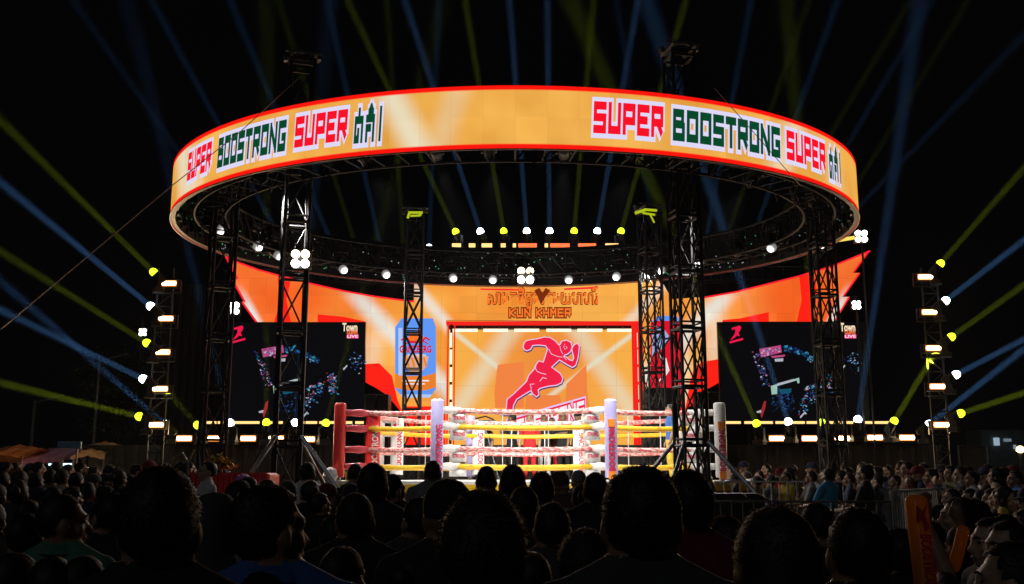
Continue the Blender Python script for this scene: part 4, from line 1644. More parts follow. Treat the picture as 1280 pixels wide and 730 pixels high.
def body_mesh(arms='down', female=False, stride=0., turn=0., nod=0., voxel=.012, lean=0.):
    """one continuous figure facing +Y, 1.69 m tall, remeshed from overlapping masses; slots: skin, shirt, trousers, shoes"""
    b = MB()
    sh = .165 if female else .19
    bones = []
    loft(b, [(.80, .13, .09, 0, 0), (.88, .165, .115, 0, 0), (.98, .155, .11, 0, 0), (1.08, .145, .10, .005, 0), (1.20, .165, .115, .01, 0), (1.32, .18, .115, .0, 0), (1.39, sh - .01, .09, -.005, 0), (1.435, .10, .07, -.005, 0), (1.47, .06, .058, .0, 0)])
    for sx in (-1, 1):                       # trapezius slope
        limb(b, [(sx * .03, -.01, 1.475), (sx * (sh - .03), -.005, 1.395)], [.05, .062])
    bones.append(('shirt', (0, 0, .95), (0, 0, 1.40), .17))
    bones.append(('shirt', (-sh, 0, 1.385), (sh, 0, 1.385), .075))
    limb(b, [(0, -.005, 1.42), (0, .005, 1.53)], [.062, .056])
    bones.append(('skin', (0, .0, 1.475), (0, .02, 1.60), .065))
    bones.append(('skin', (0, .02, 1.515), (0, 0, 1.62), .115))
    # head: skull, jaw, chin, nose, brow, ears
    hb = MB()
    ellips(hb, (0, -.012, 1.595), (.077, .096, .098), 16, 12)
    ellips(hb, (0, .026, 1.545), (.062, .070, .085), 14, 10)
    ellips(hb, (0, .066, 1.483), (.030, .026, .024))
    limb(hb, [(0, .088, 1.585), (0, .112, 1.545)], [.011, .016], 8)
    ellips(hb, (0, .108, 1.543), (.020, .012, .011))
    limb(hb, [(-.045, .074, 1.600), (0, .090, 1.602), (.045, .074, 1.600)], [.014, .015, .014], 8)
    limb(hb, [(-.022, .090, 1.513), (.022, .090, 1.513)], [.010, .010], 8)
    limb(hb, [(-.018, .088, 1.502), (.018, .088, 1.502)], [.010, .010], 8)
    for sx in (-1, 1):
        ellips(hb, (sx * .083, -.002, 1.556), (.012, .024, .036))
        ellips(hb, (sx * .045, .062, 1.545), (.024, .024, .024))
    rt = Matrix.Translation(HEADC - Vector((0, 0, .08))) @ Matrix.Rotation(turn, 4, 'Z') @ Matrix.Rotation(-nod, 4, 'X') @ Matrix.Translation(-HEADC + Vector((0, 0, .08)))
    b.add([rt @ Vector(v) for v in hb.v], hb.f, M['black_cloth'])
    for sx in (-1, 1):
        s0 = Vector((sx * sh, -.005, 1.385))
        if arms == 'down':
            el, wr, hd = Vector((sx * (sh + .055), -.03, 1.11)), Vector((sx * (sh + .06), .05, .88)), Vector((sx * .3, .6, -1))
        elif arms == 'rail':
            el, wr, hd = Vector((sx * (sh + .09), .10, 1.14)), Vector((sx * (sh - .04), .36, 1.12)), Vector((-sx * .5, .8, -.2))
        elif arms == 'fold':
            el, wr, hd = Vector((sx * (sh + .06), .08, 1.14)), Vector((-sx * .04, .20, 1.17 + sx * .02)), Vector((-sx * 1, .1, .05))
        elif arms == 'phone':
            el, wr, hd = Vector((sx * (sh + .03), .16, 1.20)), Vector((sx * .05, .34, 1.42)), Vector((-sx * .1, .15, 1))
        elif arms == 'guard':
            el, wr, hd = Vector((sx * (sh + .05), .13, 1.16)), Vector((sx * .12, .27, 1.36)), Vector((-sx * .2, .3, 1))
        elif arms == 'one_up':
            if sx > 0:
                el, wr, hd = Vector((sh + .10, .18, 1.46)), Vector((sh + .05, .26, 1.70)), Vector((0, .1, 1))
            else:
                el, wr, hd = Vector((-sh - .055, -.03, 1.11)), Vector((-sh - .04, .05, .88)), Vector((-.3, .6, -1))
        limb(b, [s0, (s0 + el) / 2, el, (el + wr) / 2, wr], [.066, .054, .044, .042, .029])
        bones.append(('shirt', s0, s0.lerp(el, .72), .06))
        bones.append(('skin', s0.lerp(el, .86), el, .05))
        bones.append(('skin', el, wr, .04))
        h = hd.normalized()
        side = h.cross(Vector((0, 0, 1)) if abs(h.z) < .8 else Vector((0, 1, 0))).normalized()
        limb(b, [wr, wr + h * .05, wr + h * .085], [.026, .036, .036])
        nrm = h.cross(side)
        for k in range(4):                   # four fingers, unequal and slightly curled, and a thumb off the side of the palm
            o = wr + h * .085 + side * (k - 1.5) * .021
            L = (.062, .074, .070, .054)[k]
            limb(b, [o, o + h * L * .55, o + h * L * .9 + nrm * .020], [.011, .010, .009], 6)
        o = wr + h * .035 + side * .036 * sx
        limb(b, [o, o + h * .03 + side * .024 * sx, o + h * .062 + side * .026 * sx + nrm * .012], [.013, .012, .010], 6)
        bones.append(('skin', wr, wr + h * .16, .04))
        hip = Vector((sx * .088, 0, .86))
        kn = Vector((sx * .10, .03 + sx * stride * .5, .48))
        an = Vector((sx * .11, -.02 + sx * stride, .08))
        limb(b, [hip, (hip + kn) / 2, kn, kn.lerp(an, .35), an], [.092, .080, .060, .058, .042])
        limb(b, [an + Vector((0, -.03, -.03)), an + Vector((sx * .01, .06, -.035)), an + Vector((sx * .015, .14, -.045))], [.044, .043, .032])
        bones.append(('trousers', hip, kn, .09))
        bones.append(('trousers', kn, an + Vector((0, 0, .03)), .06))
        bones.append(('shoes', an + Vector((0, -.04, -.04)), an + Vector((0, .15, -.05)), .045))
    bones.append(('trousers', (0, 0, .84), (0, 0, .94), .16))
    me = b.mesh('tmp')
    o = link('tmp', me)
    r = o.modifiers.new('r', 'REMESH')
    r.mode, r.voxel_size = 'VOXEL', voxel
    sm = o.modifiers.new('s', 'SMOOTH')
    sm.factor, sm.iterations = .5, 3
    dg = bpy.context.evaluated_depsgraph_get()
    out = bpy.data.meshes.new_from_object(o.evaluated_get(dg))
    bpy.data.objects.remove(o)
    bpy.data.meshes.remove(me)
    import numpy as np
    co = np.empty(len(out.vertices) * 3, 'f')
    out.vertices.foreach_get('co', co)
    co = co.reshape(-1, 3)
    ctr = np.empty(len(out.polygons) * 3, 'f')
    out.polygons.foreach_get('center', ctr)
    ctr = ctr.reshape(-1, 3)
    best = np.full(len(ctr), 1e9)
    idx = np.zeros(len(ctr), 'i')
    names = ['skin', 'shirt', 'trousers', 'shoes']
    for nm, a, c, rad in bones:
        a, c = np.array(a, 'f'), np.array(c, 'f')
        d = c - a
        t = np.clip(((ctr - a) @ d) / max(1e-9, d @ d), 0, 1)
        dist = np.linalg.norm(ctr - (a + t[:, None] * d), axis=1) / rad
        k = dist < best
        best[k], idx[k] = dist[k], names.index(nm)
    idx[(ctr[:, 2] < 1.452) & (idx == 0) & (ctr[:, 2] > 1.36) & (np.abs(ctr[:, 0]) < .15)] = 1
    out.materials.clear()
    for _ in range(4):
        out.materials.append(M['black_cloth'])
    out.polygons.foreach_set('material_index', idx)
    out.polygons.foreach_set('use_smooth', np.ones(len(out.polygons), 'i'))
    out.name = 'person'
    out['rt'] = [x for row in rt for x in row]
    return out


def hair_mesh(style, fuzz=0, seed=0):
    """scalp shell a little proud of the skull, open at the face, with uneven tufts and loose strands"""
    rnd = random.Random(seed)
    b = MB()
    n, m = 36, 22
    R0 = {'short': (.083, .103, .105), 'thick': (.087, .107, .110), 'flat': (.088, .105, .108), 'crop': (.080, .099, .1005), 'long': (.090, .110, .110), 'bun': (.086, .106, .108), 'curly': (.096, .114, .118)}[style]
    c = Vector((0, -.012, 1.597))

    def pt(t, f, k=1.):
        d = Vector((math.sin(f) * math.cos(t), math.sin(f) * math.sin(t), math.cos(f)))
        nz = mnoise.noise(d * 5 + Vector((seed * 3.1, 0, 0))) * .045 + mnoise.noise(d * 16 + Vector((seed, 2, 0))) * (.04 if style == 'curly' else .024)
        flat = .94 if (style == 'flat' and d.z > .75) else 1.
        return c + Vector((R0[0] * d.x, R0[1] * d.y, R0[2] * d.z * flat)) * (1 + nz) * k

    def is_hair(t, f):
        fy, z = math.sin(f) * math.sin(t), math.cos(f)
        if style in ('long', 'bun', 'curly'):
            return not (fy > .45 and z < .58) and not (fy > .1 and z < -.2)
        if fy > .40 and z < .62:
            return False
        if fy > .02 and z < .02:
            return False
        return z > -.62 - .12 * (fy < -.5)

    for j in range(m):
        for i in range(n):
            t0, t1, f0, f1 = 2 * math.pi * i / n, 2 * math.pi * (i + 1) / n, math.pi * j / m, math.pi * (j + 1) / m
            if is_hair((t0 + t1) / 2, (f0 + f1) / 2):
                b.face([pt(t0, f0), pt(t0, f1), pt(t1, f1), pt(t1, f0)], M['black_cloth'])
    if style == 'long':                       # curtain of hair down to the shoulder blades
        rows = []
        for z, rx, ry, y0 in ((1.60, .089, .108, -.014), (1.54, .091, .106, -.018), (1.48, .096, .098, -.03), (1.42, .108, .090, -.045), (1.34, .118, .078, -.062), (1.24, .112, .065, -.075), (1.16, .092, .05, -.08)):
            row = []
            for i in range(26):
                t = R(150 + 240 * i / 25)
                k = 1 + .05 * mnoise.noise(Vector((i * .6, z * 7, seed)))
                row.append(Vector((rx * math.cos(t) * k, y0 + ry * math.sin(t) * k, z)))
            rows.append(row)
        for r0, r1 in zip(rows, rows[1:]):
            for i in range(25):
                b.face([r0[i], r1[i], r1[i + 1], r0[i + 1]], M['black_cloth'])
    if style == 'bun':
        ellips(b, (0, -.135, 1.60), (.05, .045, .05))
    for _ in range(fuzz):
        t, f = rnd.uniform(0, 2 * math.pi), math.acos(rnd.uniform(-.6, 1))
        if not is_hair(t, f):
            continue
        p = pt(t, f, .985)
        d = (p - c).normalized()
        tan = Vector((rnd.gauss(0, 1), rnd.gauss(0, 1), rnd.gauss(0, 1) - .6))
        tan = (tan - d * tan.dot(d)).normalized()
        L = rnd.uniform(.008, .020) * (1.25 if style == 'curly' else .8 if style != 'crop' else .3)
        mid = p + (d * rnd.uniform(.25, .55) + tan * .8) * L * .6
        tip = p + (d * rnd.uniform(.05, .55) + tan * 1.15) * L
        sd = d.cross(tan).normalized() * .0014
        b.face([p - sd, p + sd, mid + sd * .8, mid - sd * .8], M['black_cloth'])
        b.face([mid - sd * .8, mid + sd * .8, tip], M['black_cloth'])
    return b.mesh('hair', True, True)


def cap_mesh():
    b = MB()
    n = 20
    rows = [(1.585, 1.06), (1.63, 1.08), (1.67, .92), (1.70, .6), (1.712, .15)]
    vs = [Vector((.084 * k * math.cos(2 * math.pi * i / n), -.012 + .103 * k * math.sin(2 * math.pi * i / n), z)) for z, k in rows for i in range(n)]
    b.add(vs, [(r * n + i, r * n + (i + 1) % n, (r + 1) * n + (i + 1) % n, (r + 1) * n + i) for r in range(4) for i in range(n)] + [tuple(range(4 * n, 5 * n))], M['black_cloth'])
    top, bot = [], []
    for i in range(9):
        t = R(25 + 130 * i / 8)
        a, c = Vector((.088 * math.cos(t), .0 + .10 * math.sin(t), 1.60)), Vector((.085 * math.cos(t), .03 + .155 * math.sin(t), 1.588))
        top.append((a, c))
    for (a, c), (a2, c2) in zip(top, top[1:]):
        up = Vector((0, 0, .006))
        b.face([a + up, c + up, c2 + up, a2 + up], M['black_cloth'])
        b.face([a2, c2, c, a], M['black_cloth'])
        b.face([c, c2, c2 + up, c + up], M['black_cloth'])
    return b.mesh('cap', True)


def scarf_mesh():
    """head scarf falling on the shoulders"""
    b = MB()
    rows = [(1.705, .02, .02, -.01), (1.695, .05, .06, -.012), (1.66, .082, .098, -.012), (1.60, .094, .112, -.012), (1.54, .092, .108, -.015), (1.48, .088, .10, -.02), (1.44, .12, .11, -.015), (1.40, .20, .13, -.01), (1.33, .24, .16, -.005)]
    n = 28
    vs = []
    for k, (z, rx, ry, y0) in enumerate(rows):
        for i in range(n):
            t = 2 * math.pi * i / n
            w_ = 1 + .05 * mnoise.noise(Vector((math.cos(t) * 3, math.sin(t) * 3, z * 6)))
            y = y0 + ry * math.sin(t) * w_
            if 2 < k < 6:
                y = min(y, y0 + ry * .72)
            vs.append((rx * math.cos(t) * w_, y, z))
    b.add(vs, [(r * n + i, (r + 1) * n + i, (r + 1) * n + (i + 1) % n, r * n + (i + 1) % n) for r in range(len(rows) - 1) for i in range(n)], M['black_cloth'])
    return b.mesh('head_scarf', True)


def collar_mesh():
    b = MB()
    n = 24
    rows = [(1.445, .082, .078, 0.), (1.485, .072, .070, .0), (1.483, .080, .078, 0.), (1.452, .094, .090, 0.)]
    vs = [((rx * math.cos(2 * math.pi * i / n)), y0 + ry * math.sin(2 * math.pi * i / n) - .002, z - .03 * max(0, math.sin(2 * math.pi * i / n))) for z, rx, ry, y0 in rows for i in range(n)]
    b.add(vs, [(r * n + i, r * n + (i + 1) % n, (r + 1) * n + (i + 1) % n, (r + 1) * n + i) for r in range(3) for i in range(n)], M['black_cloth'])
    return b.mesh('collar', True)


def face_meshes(rt):
    out = []

    def done(b, name):
        b.v = [tuple(rt @ Vector(v)) for v in b.v]
        out.append((name, b.mesh(name, True)))
    for sx in (-1, 1):
        b = MB()
        ellips(b, (sx * .032, .081, 1.582), (.013, .008, .006), 8, 6)
        done(b, 'eye')
        b = MB()
        b.path([(sx * .016, .100, 1.604), (sx * .034, .094, 1.609), (sx * .052, .080, 1.603)], [.004, .005, .003], M['black_cloth'], 5)
        done(b, 'eyebrow')
    b = MB()
    b.path([(-.020, .100, 1.508), (0, .104, 1.509), (.020, .100, 1.508)], [.003, .004, .003], M['black_cloth'], 5)
    done(b, 'mouth')
    return out


M['skin'] = pbr('brown_skin', (.30, .17, .10), .5, 0, 30, .12, .05)
M['skin_pale'] = pbr('light_brown_skin', (.46, .29, .19), .5, 0, 30, .12, .05)
M['hair'] = pbr('black_hair', (.010, .008, .007), .6, 0, 60, .3, 0)
M['hair_brown'] = pbr('dark_brown_hair', (.035, .018, .011), .6, 0, 60, .3, 0)
M['eye'] = pbr('dark_eyes', (.04, .03, .025), .15, 0, 50, .2, 0)
M['lips'] = pbr('dark_lips', (.10, .04, .03), .6, 0, 50, .2, 0)
SHIRT = {}
for n_, c_ in (('black', (.014, .014, .015)), ('dark grey', (.05, .05, .055)), ('grey', (.20, .20, .21)), ('white', (.62, .62, .62)), ('navy', (.015, .02, .06)), ('blue', (.04, .12, .36)),
               ('sky blue', (.05, .30, .50)), ('green', (.07, .20, .14)), ('dark red', (.16, .012, .014)), ('red', (.62, .02, .025)), ('yellow', (.60, .42, .04)), ('orange', (.60, .20, .03)), ('pink', (.55, .2, .26)),
               ('brown', (.09, .05, .03)), ('beige', (.40, .32, .22)), ('olive', (.10, .10, .04)), ('striped', (.5, .45, .3))):
    SHIRT[n_] = pbr(n_.replace(' ', '_') + '_cloth', c_, .85, 0, 12, .22, .35)
SHOE = pbr('dark_shoes', (.02, .018, .016), .5)
JEANS = pbr('dark_trousers', (.025, .028, .04), .85)
TROUS = {'dark': JEANS, 'red': SHIRT['red'], 'white': SHIRT['white'], 'black': SHIRT['black'], 'grey': SHIRT['grey'], 'yellow': SHIRT['yellow']}

# stripes for one shirt
ms = bpy.data.materials.new('striped_shirt_cloth')
gg = G(ms)
o_, bs = gg.n('ShaderNodeOutputMaterial'), gg.n('ShaderNodeBsdfPrincipled')
gg.nt.links.new(bs.outputs[0], o_.inputs[0])
tcn, spn = gg.n('ShaderNodeTexCoord'), gg.n('ShaderNodeSeparateXYZ')
gg.nt.links.new(tcn.outputs['Object'], spn.inputs[0])
gg.nt.links.new(gg.mix(gg.math('GREATER_THAN', gg.math('FRACT', gg.math('MULTIPLY', spn.outputs[2], 11.)), .5), (.55, .5, .35), (.05, .03, .02)), bs.inputs['Base Color'])
SHIRT['striped'] = ms

BODY, FACES = {}, {}


def body(key):
    if key not in BODY:
        kw = {'down': {}, 'down_f': dict(female=True), 'rail': dict(arms='rail'), 'rail_f': dict(arms='rail', female=True), 'fold': dict(arms='fold'), 'phone': dict(arms='phone'), 'guard': dict(arms='guard', stride=.12),
              'down_turn': dict(turn=R(-50)), 'down_turn2': dict(turn=R(35)), 'nod': dict(nod=R(18)), 'one_up': dict(arms='one_up'), 'wide': dict(stride=.2)}[key]
        BODY[key] = body_mesh(**kw)
    return BODY[key]


HAIR = {}


def hair(style, near, seed):
    k = (style, near, seed)
    if k not in HAIR:
        HAIR[k] = {'cap': cap_mesh, 'scarf': scarf_mesh}[style]() if style in ('cap', 'scarf') else hair_mesh(style, 2600 if near else 160, seed)
    return HAIR[k]


NPEOPLE = [0]
COLLAR = collar_mesh()


def person(px, top, d, label, pose='down', hr='short', shirt='black', yaw=0., trousers='dark', skin='skin', group=None, near=None, base=0., cap_col='black', collar=False, hcol='hair', face=None, x=None, s=None, seed=None, z_top=None, tilt=0.):
    """yaw: 0 looks at the stage, 90 turns to the photograph's left, 180 faces the camera"""
    NPEOPLE[0] += 1
    rnd = random.Random(NPEOPLE[0] * 17)
    q = P(px, top, d)
    if s is None:
        s = (q.z - base) / (1.715 if hr not in ('crop',) else 1.70)
        s = max(.66, min(1.10, s))
    near = d < 5.5 if near is None else near
    t = thing('person', label, 'person', (q.x if x is None else x, d, base), R(yaw), group)
    t.scale = (s, s, s)
    t.rotation_euler = (0, R(tilt), R(yaw))
    me = body(pose)
    o = link('body', me, t)
    rt = Matrix([[me['rt'][r * 4 + c] for c in range(4)] for r in range(4)])
    mats = (M[skin], SHIRT[shirt], TROUS.get(trousers, JEANS), SHOE)
    for k, m in enumerate(mats):
        o.material_slots[k].link = 'OBJECT'
        o.material_slots[k].material = m
    h = link('cap' if hr == 'cap' else 'head_scarf' if hr == 'scarf' else 'hair', hair(hr, near, (seed if seed is not None else rnd.randrange(3)) if hr not in ('cap', 'scarf') else 0), t)
    h.matrix_local = rt
    h.material_slots[0].link = 'OBJECT'
    h.material_slots[0].material = M[hcol] if hr not in ('cap', 'scarf') else SHIRT[cap_col]
    if collar:
        c_ = link('collar', COLLAR, t)
        c_.material_slots[0].link = 'OBJECT'
        c_.material_slots[0].material = SHIRT[shirt]
    if face or (face is None and 40 < abs(yaw) % 360 < 320):
        if pose not in FACES:
            FACES[pose] = face_meshes(rt)
        for nm, me_ in FACES[pose]:
            f = link(nm, me_, t)
            f.material_slots[0].link = 'OBJECT'
            f.material_slots[0].material = M['lips' if nm == 'mouth' else 'eye']
    return t


GF = 'spectators in the foreground seen from behind'
person(205, 578, 2.0, 'person with big dark round head in dark top, largest head on the left side', 'down', 'thick', 'black', 4, near=True, group=GF, seed=1)
person(346, 597, 2.35, 'person with dark hair and blue collared shirt, head right of the largest left head', 'down_turn', 'flat', 'blue', 4, near=True, group=GF, collar=True, seed=2)
person(605, 612, 1.95, 'person with bushy round brownish hair in the middle foreground', 'down_f', 'curly', 'black', -5, near=True, group=GF, hcol='hair_brown', seed=3)
person(800, 573, 2.05, 'tallest person in the foreground, square topped dark head below the right ring post', 'down', 'flat', 'dark grey', -3, near=True, group=GF, seed=4)
person(858, 582, 3.1, 'person in dark red shirt standing just right of the tallest foreground head', 'down', 'short', 'dark red', 8, near=True, group=GF, seed=5)
person(966, 627, 1.9, 'person with long smooth dark hair in the right foreground', 'down_f', 'long', 'black', 0, near=True, group=GF, seed=6, hcol='hair_brown')
person(1070, 628, 2.4, 'person with broad dark head right of the long haired person', 'down', 'short', 'black', -6, near=True, group=GF, seed=7)
person(690, 624, 3.9, 'person in dark grey shirt with neat hair between the bushy head and the tallest head', 'down', 'short', 'dark grey', 0, near=True, group=GF, seed=8)
person(731, 660, 2.9, 'short person with fluffy brown hair right of the bushy round head', 'down_f', 'curly', 'black', 0, near=True, group=GF, hcol='hair_brown', seed=9)
person(84, 617, 3.7, 'person in green shirt with head turned right at lower left', 'down_turn', 'crop', 'green', -10, near=True, group=GF, seed=10, collar=True, face=True)
person(34, 638, 4.2, 'person with dark round head left of the green shirted person', 'down', 'short', 'black', 8, near=True, group=GF, seed=11)
person(137, 612, 4.4, 'person half hidden between the green shirt and the largest left head', 'down_turn2', 'short', 'black', 10, near=True, group=GF, seed=12, face=True)
person(271, 612, 3.3, 'person in shiny grey head scarf behind the largest left head', 'down_f', 'scarf', 'grey', 0, near=True, group=GF, cap_col='dark grey')
person(560, 597, 3.2, 'person in dark cap behind the bushy round head', 'down', 'cap', 'black', 6, near=True, group=GF)
person(467, 577, 5.3, 'broad person in black shirt with dark head against the left ring ropes', 'down', 'thick', 'black', -4, near=True, group=GF, seed=13)
person(494, 590, 6.8, 'person with ear showing, just right of the broad black shirted person', 'down_turn', 'short', 'black', 0, near=True, group=GF, seed=14)
person(541, 575, 9.5, 'person with cropped head and grey shirt below the left lavender ring post', 'down', 'crop', 'grey', 0, group=GF, seed=15)
person(608, 582, 7.8, 'person with round dark head below the middle of the ring ropes, first of three', 'down', 'crop', 'dark grey', 3, group=GF, near=True, seed=16)
person(641, 578, 6.0, 'person with largest round head of the three below the ring ropes', 'down', 'short', 'navy', -3, group=GF, near=True, seed=17)
person(677, 588, 6.3, 'person with wide dark hair below the red figure in the ring', 'down', 'thick', 'grey', 5, group=GF, near=True, seed=18)
person(702, 588, 8.8, 'person in brown shirt with cap turned right below the ring ropes', 'down_turn', 'cap', 'brown', 0, group=GF, cap_col='brown', face=True)
person(723, 587, 11.0, 'person with small dark head in cap close to the ring apron', 'down', 'cap', 'grey', 0, group=GF, cap_col='grey')
person(728, 602, 7.0, 'person with smooth dark head left of the tallest foreground head', 'down_f', 'bun', 'black', 0, group=GF, near=True, seed=19)
person(744, 588, 6.2, 'person with dark hair pressed against the tallest head on its left', 'down', 'short', 'black', 0, group=GF, near=True, seed=20)
person(444, 578, 10.2, 'person in black shirt in front of the red ring corner', 'nod', 'short', 'black', 0, group=GF, seed=21)
person(385, 576, 10.3, 'person in pale grey shirt beside the left tower strut', 'down', 'short', 'white', -12, group=GF, seed=22)
person(403, 614, 7.8, 'small person with dark head below the left tower strut', 'down_turn', 'short', 'black', 0, group=GF, seed=23)
person(260, 575, 11.5, 'person in white shirt facing left near the red table', 'down', 'short', 'white', 120, group=GF, seed=24, skin='skin_pale')
person(420, 640, 4.6, 'person with dark head in the shade left of the broad black shirt', 'down', 'thick', 'black', 0, group=GF, near=True, seed=25)
person(445, 612, 3.9, 'person in black with wide shoulders in front of the ring corner', 'down', 'short', 'black', 3, group=GF, near=True, seed=26)
person(520, 618, 4.4, 'person in dark jacket between two heads left of the bushy hair', 'down_turn2', 'short', 'dark grey', 0, group=GF, near=True, seed=27)
person(655, 604, 4.9, 'person in black behind the neat haired grey shirt', 'down', 'short', 'black', 0, group=GF, near=True, seed=28)
person(900, 640, 3.4, 'person with dark head between the red shirt and the long hair', 'down_turn2', 'short', 'dark grey', 0, group=GF, near=True, seed=29)
person(300, 598, 5.6, 'person in black left of the blue collared person', 'down', 'thick', 'black', 0, group=GF, near=True, seed=30)
person(1022, 626, 4.2, 'person in black between the long hair and the broad dark head', 'nod', 'short', 'black', 0, group=GF, near=True, seed=31)
person(1258, 671, 2.5, 'person with big dark head and pale cheek in the lower right corner', 'down_turn2', 'short', 'black', 30, group=GF, near=True, seed=32, face=True, skin='skin_pale')
person(1195, 618, 5.2, 'person with pale profile facing left beside the tall inflated stick', 'down', 'short', 'black', 75, group=GF, near=True, seed=33, skin='skin_pale')
person(1213, 622, 5.4, 'person with pale face and dark long hair facing left, second from the inflated stick', 'down_f', 'long', 'black', 80, group=GF, near=True, seed=34, skin='skin_pale')
person(1236, 643, 4.0, 'person with lit face turned left in the lower right crowd, upper of two', 'down', 'short', 'dark grey', 95, group=GF, near=True, seed=35, skin='skin_pale')
person(1256, 646, 3.6, 'person with lit face and dark fringe at the right edge above the corner head', 'down', 'flat', 'black', 100, group=GF, near=True, seed=36, skin='skin_pale')
person(1160, 648, 4.6, 'person in black behind the tall inflated stick', 'down', 'short', 'black', 10, group=GF, near=True, seed=37)
person(1120, 655, 3.6, 'person in black holding the tall inflated stick', 'one_up', 'short', 'black', 0, group=GF, near=True, seed=38)
person(1200, 655, 4.4, 'person in black holding the short orange stick', 'one_up', 'thick', 'black', 20, group=GF, near=True, seed=39)
person(1080, 580, 12.4, 'person in black shirt leaning over the barricade near the right tower', 'rail', 'thick', 'black', 62, group=GF, seed=40, skin='skin_pale')
person(1034, 584, 14.6, 'person in bright blue shirt beside the right tower', 'rail', 'short', 'sky blue', 40, group=GF, seed=41)
person(838, 532, 19.6, 'person in blue and orange kit standing behind the right truss tower in the ring', 'down', 'short', 'blue', 90, 'yellow', group='people in and behind the ring', base=CZ, s=.86, seed=42)

# people in and behind the ring
GR = 'people in and behind the ring'
person(640, 517, 24.6, 'person all in black turned sideways on the deck behind the ring', 'guard', 'short', 'black', 60, 'black', base=1.28, s=1., group=GR)
person(662, 524, 24.2, 'person in bright red shirt and red trousers behind the ring ropes', 'down', 'short', 'red', 170, 'red', base=1.28, s=.97, group=GR, skin='skin_pale')
person(680, 521, 24.8, 'person in black shirt and pale trousers beside the one in red', 'fold', 'short', 'black', 180, 'white', base=1.28, s=.98, group=GR)
person(690, 524, 25.4, 'person in dark red top between the pale trousers and the seated drummer', 'down', 'short', 'dark red', 170, 'red', base=1.28, s=.96, group=GR)
person(704, 519, 24.9, 'large person in black standing right of the one in pale trousers', 'fold', 'thick', 'black', 180, 'black', base=1.28, s=1.02, group=GR)
person(722, 517, 24.4, 'person in black cap at the right end of the row behind the ring', 'down', 'cap', 'black', 150, 'black', base=1.28, s=1.02, group=GR)
person(609, 530, 24.3, 'person with black shoulder bag crouching left of the one in black', 'nod', 'short', 'dark grey', 120, 'black', base=1.28, s=.86, group=GR)
# camera tripod behind the ring
p = P(607, 532, 24.0)
b = MB()
b.bevbox((p.x, 24.0, p.z + .02), (.5, .24, .22), M['black_plastic'], .03)
b.lathe((p.x - .25, 24.0, p.z + .02), (-1, 0, 0), [(0, .09), (.18, .10), (.22, .08)], M['black_plastic'], 10)
for sx, sy in ((-.35, -.2), (.35, -.2), (0, .35)):
    b.tube((p.x, 24.0, p.z - .1), (p.x + sx, 24.0 + sy, 1.29), .025, M['black_metal'], 6)
b.path([(p.x + .2, 24, p.z + .14), (p.x, 24, p.z + .22), (p.x - .25, 24, p.z + .16)], .02, M['black_plastic'], 6)
tag(b.build('video_camera'), 'black video camera on a tripod seen through the ring ropes', 'camera')

# ---- crowd behind the right barricade, left crowd: rows of individuals
SK = ['skin', 'skin_pale']
HS = ['short', 'short', 'thick', 'long', 'bun', 'thick', 'cap', 'flat', 'short', 'crop']
HN = {'short': 'short hair', 'thick': 'thick hair', 'long': 'long hair', 'bun': 'tied hair', 'crop': 'cropped hair', 'cap': 'cap', 'flat': 'flat hair'}


def row(n, x0, x1, y0, y1, d0, d1, where, grp, yaw, cols, seed, poses, fixed=()):
    rnd = random.Random(seed)
    for i in range(n):
        f = (i + rnd.uniform(.2, .8)) / n
        sh_, hr_ = rnd.choice(cols), rnd.choice(HS)
        px = x0 + (x1 - x0) * f
        top = y0 + (y1 - y0) * f + rnd.uniform(-5, 5)
        d = d0 + (d1 - d0) * f + rnd.uniform(-.4, .4)
        for fx, fc in fixed:
            if abs(px - fx) < (x1 - x0) / n * .55:
                sh_, px = fc, fx
        pose = rnd.choice(poses)
        if hr_ in ('long', 'bun') and pose == 'down':
            pose = 'down_f'
        person(px, top, d, f'{sh_} top and {HN[hr_]} person, {nth(i)} from left in {where}', pose, hr_, sh_, yaw + rnd.uniform(-35, 35), group=grp, skin=rnd.choice(SK), near=False,
               cap_col=rnd.choice(('black', 'dark grey', 'dark red', 'navy')), seed=rnd.randrange(3))


MUTE = ['black', 'black', 'dark grey', 'navy', 'grey', 'brown', 'dark red', 'white', 'blue', 'beige', 'olive']
GC = 'spectators behind the right barricade'
row(20, 908, 1275, 585, 583, 19.0, 17, 'back row behind right barricade', GC, 80, MUTE, 3, ['rail', 'rail_f', 'down', 'fold'], ((961, 'blue'), (1015, 'white'), (1109, 'white')))
row(17, 912, 1285, 591, 590, 17.6, 14.5, 'row two behind right barricade', GC, 78, MUTE + ['white', 'striped', 'red', 'yellow'], 4, ['rail', 'rail_f', 'fold'], ((1164, 'striped'), (982, 'yellow'), (1135, 'dark red')))
row(14, 905, 1180, 580, 580, 21.0, 19.5, 'rearmost row behind right barricade', GC, 80, MUTE, 21, ['down', 'fold'])
row(12, 1125, 1290, 580, 590, 15.5, 12.5, 'far group at right edge', GC, 70, MUTE, 5, ['down', 'fold', 'phone'])
row(9, 1180, 1290, 606, 612, 10.5, 8.5, 'middle group at right edge', GC, 75, MUTE + ['yellow'], 6, ['down', 'fold'], ((1253, 'yellow'),))
row(6, 1165, 1290, 632, 640, 7.2, 6.2, 'nearer group at right edge', GC, 60, ['black', 'dark grey', 'navy'], 8, ['down', 'fold'])
GL_ = 'spectators at the far left'
row(15, -5, 250, 576, 580, 15, 16, 'back row by left stalls', GL_, -40, MUTE + ['yellow', 'red', 'orange'], 11, ['down', 'fold', 'phone'], ((72, 'yellow'), (150, 'red'), (10, 'orange')))
row(11, -5, 200, 586, 592, 11.5, 12.5, 'second row at far left', GL_, -30, MUTE, 12, ['down', 'fold'], ((118, 'navy'), (163, 'white')))
